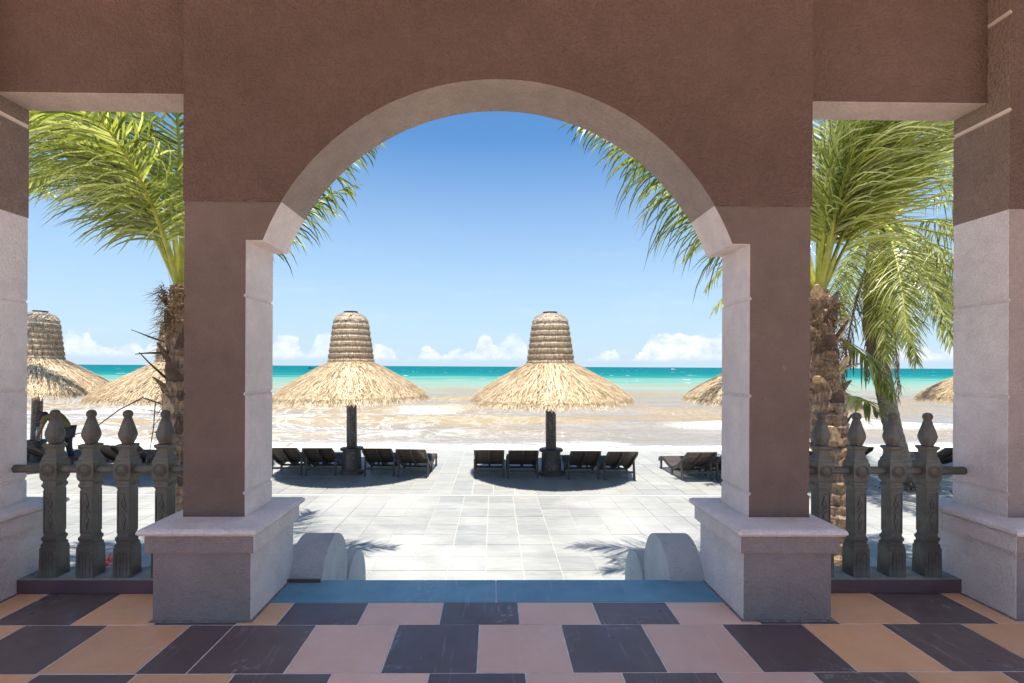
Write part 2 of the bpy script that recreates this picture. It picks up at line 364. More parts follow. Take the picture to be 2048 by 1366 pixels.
# breaking wave fronts: (distance, height, width, x-range of the broken crest)
fronts = [(22.6, .12, .9, (-99, 99), .9), (25.4, .34, 1.1, (-5.5, -1), .45), (28.9, .60, 1.5, (10.2, 99), .85), (32.5, .34, 1.6, (-99, -9), .35), (37.5, .60, 1.8, (-6.5, -3.0), .85), (36.0, .28, 1.8, (-99, -18), .7),
          (44.5, .45, 2.2, (-13, -7), .5), (49., .50, 2.4, (60, 99), .5), (58, .45, 2.8, (-40, -22), .6), (73, .30, 3.2, (-4, 0), .3), (96, .3, 4, (12, 18), .6), (130, .3, 5, (-9, -4), .5)]
for k, (y0, a, wd, (xa, xb), fo) in enumerate(fronts):
    wob = (fbm(SX*.06+k*9, SY*0+k, k, 3)-.5)*y0*.14
    dd = SY-(y0+wob)
    amp = a*(.35+1.1*vnoise(SX*.11+k*5, SY*0+3.3*k, k+20))
    prof = np.where(dd < 0, np.exp(-(dd/(wd*.42))**2), np.exp(-(dd/(wd*1.5))**2))
    Hh += amp*prof
    msk = 1/(1+np.exp(-(SX-xa)/(.03*y0)))*1/(1+np.exp((SX-xb)/(.03*y0)))
    fr = np.exp(-((dd+wd*.25)/(wd*.38))**2)
    foam = np.maximum(foam, fo*msk*fr*(.55+.7*fbm(SX*.35, SY*.2+k, k+5, 3)))
Hh += .10*(fbm(SX*.55, SY*.9, 50, 4)-.5)*np.clip(60/SY, .3, 1)*1.6
Hh += .25*(fbm(SX*.09, SY*.25, 60, 3)-.5)*np.clip((SY-40)/60, 0, 1)
foam = np.maximum(foam, np.clip((24.0-SY+(fbm(SX*.25, SY*.3, 9)-.5)*7)/3, 0, 1)*.75)
foam = np.maximum(foam, np.clip((44-SY)/20, 0, 1)*np.clip((-1-SX)/8, 0, 1)*.20)
foam = np.maximum(foam, np.clip((30-SY)/8, 0, 1)*.15)
nv = SX.size; V = np.stack([SX, SY, SZ+Hh], -1).reshape(-1, 3)
nr, nc = SX.shape; idx = np.arange(nv).reshape(nr, nc)
Q = np.stack([idx[:-1, :-1], idx[:-1, 1:], idx[1:, 1:], idx[1:, :-1]], -1).reshape(-1, 4)
me = bpy.data.meshes.new('sea'); me.vertices.add(nv); me.vertices.foreach_set('co', V.ravel().astype(np.float32))
me.loops.add(Q.size); me.loops.foreach_set('vertex_index', Q.ravel().astype(np.int32)); me.polygons.add(len(Q))
me.polygons.foreach_set('loop_start', np.arange(0, Q.size, 4, dtype=np.int32)); me.polygons.foreach_set('loop_total', np.full(len(Q), 4, np.int32))
me.update(calc_edges=True); me.polygons.foreach_set('use_smooth', np.ones(len(Q), bool))
at = me.attributes.new('foam', 'FLOAT', 'POINT'); at.data.foreach_set('value', foam.ravel().astype(np.float32))
at = me.attributes.new('lift', 'FLOAT', 'POINT'); at.data.foreach_set('value', Hh.ravel().astype(np.float32))
m, n, bs = new_mat('sea water'); P = n.node('ShaderNodeNewGeometry').outputs['Position']; s = n.node('ShaderNodeSeparateXYZ', {0: P})
wobn = n.math('MULTIPLY', n.math('SUBTRACT', n.noise(n.mapping(P, (.02, .05, 0)), 1, 4), .5), .9)
ly = n.math('ADD', n.math('LOGARITHM', s.outputs[1], math.e), wobn)
rr = n.mapr(ly, 2.9, 6.6)
def L(y): return (math.log(y)-2.9)/3.7
wc = n.ramp(rr, [(0, (.255, .23, .20)), (L(42), (.25, .225, .195)), (L(62), (.245, .23, .18)), (L(82), (.25, .29, .225)), (L(110), (.165, .285, .23)), (L(150), (.09, .26, .22)), (L(195), (.012, .165, .165)), (L(300), (.0, .125, .14)), (1, (.0, .105, .13))])
dark = n.noise(n.mapping(P, (.06, .25, .1)), 1, 5); wc = n.mix(n.mapr(dark, .35, .7, 0, .28), wc, n.mix(1.0, wc, (.62, .66, .7), 'MULTIPLY'))
fa = n.node('ShaderNodeAttribute', attribute_name='foam').outputs['Fac']
li = n.node('ShaderNodeAttribute', attribute_name='lift').outputs['Fac']
lv = n.node('ShaderNodeCombineXYZ', {0: n.math('MULTIPLY', s.outputs[0], .055), 1: n.math('MULTIPLY', n.math('LOGARITHM', s.outputs[1], math.e), 11.0), 2: 0.0}).outputs[0]
gn = n.noise(lv, 1.0, 6, .62, .5)
gold = n.mapr(n.math('ADD', n.mapr(li, .02, .40, -.02, .22), gn), .57, .70, 0, .75)
wc = n.mix(n.math('MULTIPLY', gold, n.mapr(ly, 4.25, 4.65, 1, 0)), wc, (.30, .22, .115))
lv2 = n.node('ShaderNodeCombineXYZ', {0: n.math('MULTIPLY', s.outputs[0], .35), 1: n.math('MULTIPLY', n.math('LOGARITHM', s.outputs[1], math.e), 34.0), 2: 3.0}).outputs[0]
sn = n.noise(lv2, 1.0, 7, .66, 1.2)
streak = n.math('SUBTRACT', 1.0, n.math('MULTIPLY', n.math('ABSOLUTE', n.math('SUBTRACT', sn, .5)), 30.0), clamp=True)
leftm = n.math('ADD', n.math('MULTIPLY', n.mapr(s.outputs[0], 6.0, -8.0), .7), .15)
streak = n.math('MULTIPLY', n.math('MULTIPLY', streak, leftm), n.mapr(ly, 4.1, 3.5, 0, .8))
fn1 = n.noise(n.mapping(P, (.9, 1.3, 1)), 1.1, 7, .68, 1.6)
web = n.math('SUBTRACT', 1.0, n.math('MULTIPLY', n.math('ABSOLUTE', n.math('SUBTRACT', fn1, .5)), 9.0), clamp=True)
fm = n.math('ADD', n.mapr(n.math('ADD', fa, n.math('MULTIPLY', n.math('SUBTRACT', fn1, .5), 3.4)), .58, .88), n.math('MULTIPLY', web, n.mapr(fa, .10, .5, 0, .65)), clamp=True)
fm = n.math('ADD', fm, n.math('MULTIPLY', streak, .8), clamp=True)
cap = n.math('MULTIPLY', n.mapr(n.noise(n.mapping(P, (.13, .045, 0)), 1, 5, .6), .655, .70), n.mapr(ly, 4.2, 5.0))
fm = n.math('ADD', fm, n.math('MULTIPLY', cap, .9), clamp=True)
n.set(bs.inputs['Base Color'], n.mix(fm, wc, (.62, .61, .60)))
n.set(bs.inputs['Roughness'], n.mix(fm, (.16, .16, .16), (.8, .8, .8))); bs.inputs['IOR'].default_value = 1.33
n.set(bs.inputs['Specular IOR Level'], n.mapr(ly, 4.0, 5.0, .5, .03))
bh = n.math('ADD', n.noise(n.mapping(P, (1.2, 2.4, 1)), 1.6, 6, .6), n.math('MULTIPLY', n.noise(n.mapping(P, (.2, .6, 1)), 1, 4), 1.5))
bpn = n.node('ShaderNodeBump', {'Height': bh, 'Strength': .8, 'Distance': .2}); n.set(bs.inputs['Normal'], bpn)
df = n.node('ShaderNodeBsdfDiffuse', {'Color': n.mix(fm, wc, (.62, .61, .60)), 'Normal': bpn})
mxs = n.node('ShaderNodeMixShader', {0: n.mapr(ly, 4.0, 5.1, .12, .9), 1: bs.outputs[0], 2: df.outputs[0]}); n.l.new(mxs.outputs[0], m.node_tree.nodes['Material Output'].inputs[0])
me.materials.append(m); so_ = bpy.data.objects.new('sea', me); col.objects.link(so_); tag(so_, kind='structure')

# terrace
terr = MB(); terr.box(-40, 40, 3.11, 15.5, -3.2, TZ-.007)
T = tag(terr.build('terrace', M['tgrout']), kind='structure')
def slab(w_, d_, h=.03, g=.004):
    q = MB(); q.box(-w_/2+g, w_/2-g, -d_/2+g, d_/2-g, -h, 0, tone=.5); return q
q = slab(TW, TD); t1 = q.build('paving_slab', M['terr'], T, bevel=.0); me1 = t1.data; bpy.data.objects.remove(t1)
q = slab(FW, FD, g=.005); t1 = q.build('paving_slab', M['terr2'], T); me2 = t1.data; bpy.data.objects.remove(t1)
rest = MB(); rest2 = MB(); cand = []
for iy in range(-3, 12):
    yc = OY+TD*(iy+.5)
    if yc+TD/2 > 10.06: continue
    for ix in range(-36, 37):
        xc = OX+TW*(ix+.5); vis = yc > 6.0 and -.47*yc < xc < .49*yc
        if yc < 5.0 and abs(xc) < 1.5: continue
        if yc < 3.4: continue
        if vis:
            o = bpy.data.objects.new('paving_slab', me1); col.objects.link(o); o.parent = T; o.location = (xc, yc, TZ+random.uniform(-.0015, .0015))
        else: rest.box(xc-TW/2+.004, xc+TW/2-.004, yc-TD/2+.004, yc+TD/2-.004, TZ-.03, TZ)
for iy in range(0, 14):
    yc = FY+FD*(iy+.5)
    if yc+FD/2 > 15.5: continue
    for ix in range(-40, 41):
        xc = FX+FW*(ix+.5); vis = yc < 12.6 and -.46*yc < xc < .45*yc
        if vis:
            o = bpy.data.objects.new('paving_slab', me2); col.objects.link(o); o.parent = T; o.location = (xc, yc, TZ+random.uniform(-.0015, .0015))
        else: rest2.box(xc-FW/2+.005, xc+FW/2-.005, yc-FD/2+.005, yc+FD/2-.005, TZ-.03, TZ)
tag(rest.build('paving', M['terr'], T, merge=False), kind='stuff'); tag(rest2.build('paving', M['terr2'], T, merge=False), kind='stuff')
q = MB(); q.box(-40, 40, 10.06, 10.115, TZ-.03, TZ+.004); q.build('joint_strip', M['tgrout'], T)
q = MB(); q.box(-40, 40, 15.42, 15.62, TZ-.4, TZ+.02); q.build('edge_kerb', M['white'], T)

# steps down to the terrace
st = MB()
for k in range(6): st.box(-1.03, 1.07, 3.10+.3*k, 3.10+.3*(k+1), -1.24, -.179*(k+1))
tag(st.build('steps', M['t_blue']), kind='structure')

# ================================================================ PORCH FLOOR
pf = MB(); pf.box(-8, 8, -3, 3.10, -1.24, -.0025)
PF = tag(pf.build('porch_floor', M['grout']), kind='structure')
G = .0032
def ptile(x0, x1, y0, y1, mat, name='tile', z=0.0):
    q = MB(); xc, yc = (x0+x1)/2, (y0+y1)/2
    q.box(x0-xc+G, x1-xc-G, y0-yc+G, y1-yc-G, -.02, 0)
    return q.build(name, M[mat], PF, bevel=.0012, loc=(xc, yc, z+random.uniform(-.0006, .0006)), seg=1)
W = .4085
def mat_for(x, dark):
    if dark: return 't_dark'
    return 't_pink' if -1.0 < x < 1.2 else 't_orange'
Ys = [2.81, 2.57, 2.1645, 1.76, 1.355, .95, .545, .14]
# second row (widest in view) with its irregular narrow tile
e2 = [(-3.55, -3.14), (-3.14, -2.735), (-2.735, -2.325), (-2.325, -1.917), (-1.917, -1.509), (-1.509, -1.293), (-1.293, -.883)] + [(-.883+W*i, -.883+W*(i+1)) for i in range(0, 11)]
c2 = [0, 1, 0, 1, 0, 1, 1] + [i % 2 for i in range(0, 11)]
for (a, b_), dk in zip(e2, c2): ptile(a, b_, Ys[2], Ys[1], mat_for((a+b_)/2, dk))
# first row, running under the piers and up to the kerbs
for i in range(-1, 6):
    ptile(-.68+W*i, -.68+W*(i+1), Ys[1], 2.81 if i < 5 else 2.93, mat_for(-.5+W*i, i % 2))
for i in range(6, 10): ptile(-.68+W*i, -.68+W*(i+1), Ys[1], 2.93, mat_for(3, i % 2))
for k, (a, b_) in enumerate([(-1.29, -1.0885), (-1.70, -1.29), (-2.11, -1.70), (-2.515, -2.11), (-2.92, -2.515), (-3.33, -2.92)]):
    ptile(a, b_, Ys[1], 2.81 if k == 0 else 2.93, 't_orange' if k != 1 and k != 3 and k != 5 else 't_dark')
for r_ in range(2, 7):
    for i in range(-8, 9):
        a = (-.677 if r_ % 2 == 0 else -.883)+W*i; b_ = a+W
        ptile(a, b_, Ys[r_+1], Ys[r_], mat_for((a+b_)/2, (i % 2 == 0) == (r_ % 2 == 1) if False else (i % 2 == (1 if r_ % 2 == 0 else 1))))
ptile(-1.225, .018, 2.81, 3.105, 't_blue', 'stone_slab', .002); ptile(.018, 1.285, 2.81, 3.105, 't_blue', 'stone_slab', .002)
# plain floor behind the camera
q = MB(); q.box(-8, 8, -3, .13, -.002, 0); q.build('back_floor', M['t_pink'], PF)

# ================================================================ VERANDA BUILDING
VB = tag(empty('veranda_building', (0, 2.9, 0)), 'brown and lilac grey stucco veranda with a round arch between square piers', 'building')
def part(mb, name, mats, parent=VB, **k):
    o = mb.build(name, mats, parent, **k)
    p = parent; off = Vector((0, 0, 0))
    while p is not None: off += Vector(p.location); p = p.parent
    o.location = Vector(o.location)-off if parent is VB else o.location
    return o
YF, YB = 2.73, 3.065
GROOVES = [.095+.52*0, .62, 1.147, 1.672]
def shaft_outline(x0, x1, zb, zt, gro, d=.010, h=.011):
    L_ = [(x0, zb)]; 
    left = []
    for g in gro:
        if zb < g < zt: left += [(x0, g-h), (x0+d, g-h*.3), (x0+d, g+h*.3), (x0, g+h)]
    right = []
    for g in gro:
        if zb < g < zt: right += [(x1, g-h), (x1-d, g-h*.3), (x1-d, g+h*.3), (x1, g+h)]
    return [(x0, zb)]+left+[(x0, zt), (x1, zt)]+right[::-1]+[(x1, zb)]
def gside(mi_side, mi_groove, h=.012):
    def f(p, q):
        if abs(p[1]-q[1]) < 1e-6 and abs(p[0]-q[0]) > .05: return mi_side
        return mi_groove if abs(p[1]-q[1]) <= .0225 and abs(p[0]-q[0]) < .02 and (abs(p[0]-q[0]) > .001 or abs(p[1]-q[1]) < .01) else mi_side
    return f
CXA, RA, CZ = .0235, 1.343, 1.4915
PIERS = [('inner', -1.649, -1.322, -1.725, -1.230), ('inner', 1.376, 1.706, 1.287, 1.745), ('outer', -3.10, -2.77, -3.18, -2.69), ('outer', 2.79, 3.13, 2.71, 3.21)]
ZP = 2.172
for kind, x0, x1, px0, px1 in PIERS:
    top_ = 1.966 if kind == 'inner' else ZP
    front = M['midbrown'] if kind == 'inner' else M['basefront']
    ol = shaft_outline(x0, x1, .47, top_, GROOVES)
    if kind == 'inner':
        a0 = math.asin((1.966-CZ)/RA); a1 = math.asin((ZP-CZ)/RA); sd = -1 if x0 < 0 else 1
        arcp = [(CXA+sd*RA*math.cos(a), CZ+RA*math.sin(a)) for a in np.linspace(a1, a0, 7)]
        k = ol.index((x0, top_))
        ol = ol[:k]+([(x0, ZP)]+arcp+[(x1, top_)] if sd < 0 else [(x0, top_)]+arcp[::-1]+[(x1, ZP)])+ol[k+2:]
    q = MB(); q.prism(ol, 'y', YF, YB, 0, cap_a=1, cap_b=0)
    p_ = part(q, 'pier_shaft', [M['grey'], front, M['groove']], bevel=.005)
    # plinth
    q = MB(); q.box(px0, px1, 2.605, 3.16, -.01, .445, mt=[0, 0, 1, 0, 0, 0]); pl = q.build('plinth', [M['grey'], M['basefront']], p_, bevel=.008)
    q = MB(); q.box(px0-.012, px1+.012, 2.592, 3.17, -.003, .005); q.build('mortar_bead', M['grime'], p_, bevel=.003)
    # plinth cap: profiled band with a rounded nosing
    q = MB(); e1, e2_ = .026, .052
    q.box(px0-e1, px1+e1, 2.605-e1, 3.16+e1, .352, .440, mt=[0, 0, 1, 0, 0, 0])
    c1 = q.build('cap_band', [M['grey'], M['basefront']], p_, bevel=.006)
    q = MB()
    prof = [(e1-.004, .440), (e2_-.010, .446), (e2_, .458), (e2_-.004, .472), (e2_-.016, .480), (-.03, .492), (-.07, .494)]
    rings = [[(px0-e, 2.605-e, z), (px1+e, 2.605-e, z), (px1+e, 3.16+e, z), (px0-e, 3.16+e, z)] for e, z in prof]
    for a, b_ in zip(rings, rings[1:]):
        for j in range(4): q.add([a[j], a[(j+1) % 4], b_[(j+1) % 4], b_[j]], [(0, 1, 2, 3)], 0)
    q.add(rings[-1], [(0, 1, 2, 3)], 0)
    q.build('plinth_cap', [M['grey']], p_)
    if kind == 'outer':
        q = MB(); q.prism(shaft_outline(x0-.002, x1+.002, ZP-.006, 3.79, [2.705, 3.235], .010, .012), 'y', YF-.003, YB+.003, 0, cap_a=1, cap_b=0,
                          side=lambda p, q_: 2 if (abs(p[1]-q_[1]) < .024 and abs(p[0]-q_[0]) < .02 and abs(p[1]-ZP) > .03) else 0)
        part(q, 'upper_pier', [M['sidebrown'], M['brown'], M['groove']], bevel=.004)
# arch wall
CXA, RA, CZ = .0235, 1.343, 1.4915
def arc_pt(z, side): return CXA+side*math.sqrt(RA**2-(z-CZ)**2)
def arc(z0, side, n=20):
    a0 = math.asin((z0-CZ)/RA); return [(CXA+side*RA*math.cos(a), CZ+RA*math.sin(a)) for a in np.linspace(a0, math.pi/2, n)]
XL, XR = -1.652, 1.709
q = MB(); N = 40
aa = np.linspace(math.pi-a1, a1, N*2+1); ap = [(CXA+RA*math.cos(a), CZ+RA*math.sin(a)) for a in aa]
pts = [(XL, ZP)] + ap + [(XR, ZP), (XR, 3.8), (XL, 3.8)]
def sidef(p, q_):
    return 2 if abs(p[0]-CXA) < 1.3 and abs(q_[0]-CXA) < 1.3 and p[1] < 3 and q_[1] < 3 else 1
# ngon caps as strips for clean shading
for yy, mi in ((YF-.006, 0), (YB+.002, 1)):
    strip = [(XL, ZP)] + ap + [(XR, ZP)]
    for i in range(len(strip)-1):
        p, q_ = strip[i], strip[i+1]; q.add([(p[0], yy, p[1]), (q_[0], yy, q_[1]), (q_[0], yy, 3.8), (p[0], yy, 3.8)], [(0, 1, 2, 3)], mi)
for i in range(len(pts)):
    p, q_ = pts[i], pts[(i+1) % len(pts)]
    q.add([(p[0], YF-.006, p[1]), (p[0], YB+.002, p[1]), (q_[0], YB+.002, q_[1]), (q_[0], YF-.006, q_[1])], [(0, 1, 2, 3)], sidef(p, q_))
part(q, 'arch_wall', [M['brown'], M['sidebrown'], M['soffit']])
# side beams
for x0, x1 in ((-2.768, XL-.001), (XR+.001, 2.788), (-6, -3.102), (3.132, 6)):
    q = MB(); q.box(x0, x1, 2.852, YB, 2.803, 3.8, mt=[1, 0, 0, 0, 0, 0]); part(q, 'beam', [M['brown'], M['beamsoffit']], bevel=.004)
# ceiling and roof, unseen; rear cut short so sunlit floor bounces light in
q = MB(); q.box(-6.5, 6.5, .95, 3.5, 3.8, 3.95, mt=[0, 1, 1, 1, 1, 1]); part(q, 'roof', [M['ceil'], M['brown']])

# stair cheek walls
for sd, (xa, xb), lab in ((-1, (-1.243, -1.030), 'white stucco scroll topped stair wall left of the blue step'), (1, (1.075, 1.29), 'white stucco scroll topped stair wall right of the blue step')):
    pts = []; c = [(3.345, -.10), (3.865, -.395)]
    for k, (cy_, cz_) in enumerate(c):
        for a in np.linspace(math.pi*.985 if k == 0 else math.pi*.93, .0 if k == 1 else math.pi*.045, 22):
            pts.append((cy_+.277*math.cos(a), cz_+.295*math.sin(a)))
    pts = [(3.072, TZ), (3.072, -.10)] + pts + [(4.16, -.62), (4.9, -.98), (4.9, TZ)]
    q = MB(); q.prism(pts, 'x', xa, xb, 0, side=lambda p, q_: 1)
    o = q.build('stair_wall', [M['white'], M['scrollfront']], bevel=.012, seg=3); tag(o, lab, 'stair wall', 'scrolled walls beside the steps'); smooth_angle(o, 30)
    if sd < 0: q = MB(); q.box(xa+.004, xb-.002, 3.062, 3.0705, .003, .022); q.build('skirting', M['curbface'], o)

# ================================================================ BALUSTRADES
def make_baluster():
    q = MB()
    sq = [(.050, 0), (.048, .165), (.044, .172), (.044, .188), (.038, .192), (.038, .205), (.0425, .212), (.0425, .226), (.036, .234), (.0345, .245), (.0345, .500), (.037, .510), (.0425, .518), (.0425, .530), (.038, .536), (.038, .548),
          (.044, .556), (.047, .566), (.0485, .578), (.0485, .652), (.047, .664), (.042, .671), (.042, .684), (.037, .690), (.032, .705), (.0305, .722), (.033, .736), (.039, .744), (.0415, .748), (.0415, .757), (.037, .760)]
    for (h0, z0), (h1, z1) in zip(sq, sq[1:]):
        a = [(-h0, -h0, z0), (h0, -h0, z0), (h0, h0, z0), (-h0, h0, z0)]; c = [(-h1, -h1, z1), (h1, -h1, z1), (h1, h1, z1), (-h1, h1, z1)]
        for j in range(4): q.add([a[j], a[(j+1) % 4], c[(j+1) % 4], c[j]], [(0, 1, 2, 3)])
    h = sq[-1][0]; q.add([(-h, -h, .760), (h, -h, .760), (h, h, .760), (-h, h, .760)], [(0, 1, 2, 3)])
    body = q
    # relief: roundel in a dish, lozenge panel on the shaft, arched panel at the foot (front and back)
    rl = MB()
    for s_ in (-1, 1):
        y = s_*.0485
        n_ = 24
        for r0, r1, h0, h1 in ((.038, .034, .0, .004), (.034, .030, .004, -.0005), (.030, .026, -.0005, -.001), (.026, .019, .001, .006), (.019, .010, .006, .009), (.010, .0001, .009, .010)):
            for j in range(n_):
                t0, t1_ = 2*math.pi*j/n_, 2*math.pi*(j+1)/n_
                P_ = lambda r, t_, hh: (r*math.cos(t_), y+s_*(hh+.001), .615+r*math.sin(t_))
                rl.add([P_(r0, t0, h0), P_(r0, t1_, h0), P_(r1, t1_, h1), P_(r1, t0, h1)], [(0, 1, 2, 3)])
        ys_ = s_*.0345
        def bar(x0, z0, x1, z1, wd=.0028, dp=.0045):
            c = Vector(((x0+x1)/2, ys_, (z0+z1)/2)); dv = Vector((x1-x0, 0, z1-z0)); l_ = dv.length/2; dv.normalize()
            rl.boxc(c, dv*l_, Vector((-dv.z, 0, dv.x))*wd, Vector((0, dp+.0012*((x0*31+z0*17+x1*7) % 1), 0)))
        for x in (-.031, .031): bar(x, .252, x, .495)
        for z in (.252, .495): bar(-.031, z, .031, z)
        for k in (-1, 1):
            zc = .3735
            bar(0, zc+k*.018, .012, zc+k*.045); bar(0, zc+k*.018, -.012, zc+k*.045); bar(.012, zc+k*.045, 0, zc+k*.085); bar(-.012, zc+k*.045, 0, zc+k*.085); bar(0, zc+k*.085, 0, zc+k*.098)
            bar(0, zc+k*.098, .012, zc+k*.104); bar(0, zc+k*.098, -.012, zc+k*.104); bar(.012, zc+k*.104, .031, zc+k*.104); bar(-.012, zc+k*.104, -.031, zc+k*.104)
            if k == 1: [rl.boxc((xx, ys_, zc+zz), (.0045, 0, .0045), (-.0045, 0, .0045), (0, .0042, 0)) for xx, zz in ((-.012, 0), (.012, 0), (0, .012), (0, -.012))]
            rl.boxc((0, ys_, zc+k*.048), (.006, 0, .011), (-.006, 0, .011), (0, .0019, 0))
        yb_ = s_*.0475
        for x in (-.030, -.008, .008, .030):
            rl.boxc((x, yb_, .070), (.0022, 0, 0), (0, .004, 0), (0, 0, .062))
        for cxx in (-.019, .019):
            for k in range(6):
                t0 = math.pi*k/6; t1_ = math.pi*(k+1)/6; r_ = .011
                c0 = Vector((cxx+r_*math.cos(t0), yb_, .132+r_*1.4*math.sin(t0))); c1_ = Vector((cxx+r_*math.cos(t1_), yb_, .132+r_*1.4*math.sin(t1_)))
                dv = (c1_-c0); rl.boxc((c0+c1_)/2, dv/2*1.1, Vector((-dv.z, 0, dv.x)).normalized()*.002, (0, .0035, 0))
    fi = MB()
    def lobes(th, z):
        a = (math.degrees(th)+0) % 45; a = min(a, 45-a); return 1-.085*math.exp(-(a/6)**2)*(1 if z < .915 else 0)
    prof = [(.030, .758), (.034, .764), (.042, .780), (.050, .797), (.0545, .812), (.0535, .824), (.048, .841), (.0395, .865), (.032, .886), (.026, .903), (.0225, .911), (.0235, .916), (.0275, .922), (.0295, .931), (.0275, .943), (.021, .951), (.012, .9555), (.001, .957)]
    fi.lathe([(r_*.88, z_) for r_, z_ in prof], 48, fn=lobes, cap=True)
    return body, rl, fi
bb, rl, fi = make_baluster()
def make_balustrade(xs, x0, x1, zoff, label):
    root = tag(empty('balustrade', ((x0+x1)/2, 3.0, 0)), label, 'balustrade', 'balustrades between the piers')
    rx = root.location.x
    q = MB(); q.box(x0-rx, x1-rx, -.085, .115, .0, .082, mt=[0, 1, 0, 0, 0, 0]); q.build('kerb', [M['curbface'], M['curbtop']], root, bevel=.006)
    q = MB(); q.tube([(x0-rx-.06, -.01, .695), (x1-rx+.05, -.01, .695)], .0235, 20); o = q.build('handrail', M['baluster'], root); smooth_angle(o)
    protos = None
    for x in xs:
        if protos is None:
            b0 = bb.build('baluster', M['baluster'], root, bevel=.0015, seg=1); r0 = rl.build('relief', M['baluster'], b0, merge=False)
            f0 = fi.build('finial', M['baluster'], b0, smooth=True); protos = (b0, r0, f0); b0.location = (x-rx, -.01, .082)
        else:
            b1 = protos[0].copy(); col.objects.link(b1); b1.parent = root; b1.location = (x-rx, -.01, .082)
            for c in protos[1:]:
                d_ = c.copy(); col.objects.link(d_); d_.parent = b1
make_balustrade([-2.542, -2.334, -2.124, -1.908], -2.715, -1.70, .0, 'taupe concrete balustrade with bulb finials left of the arch, nearest the bending person')
make_balustrade([1.935, 2.146, 2.359, 2.571], 1.73, 2.76, .0, 'taupe concrete balustrade with bulb finials right of the arch, in front of the palms')

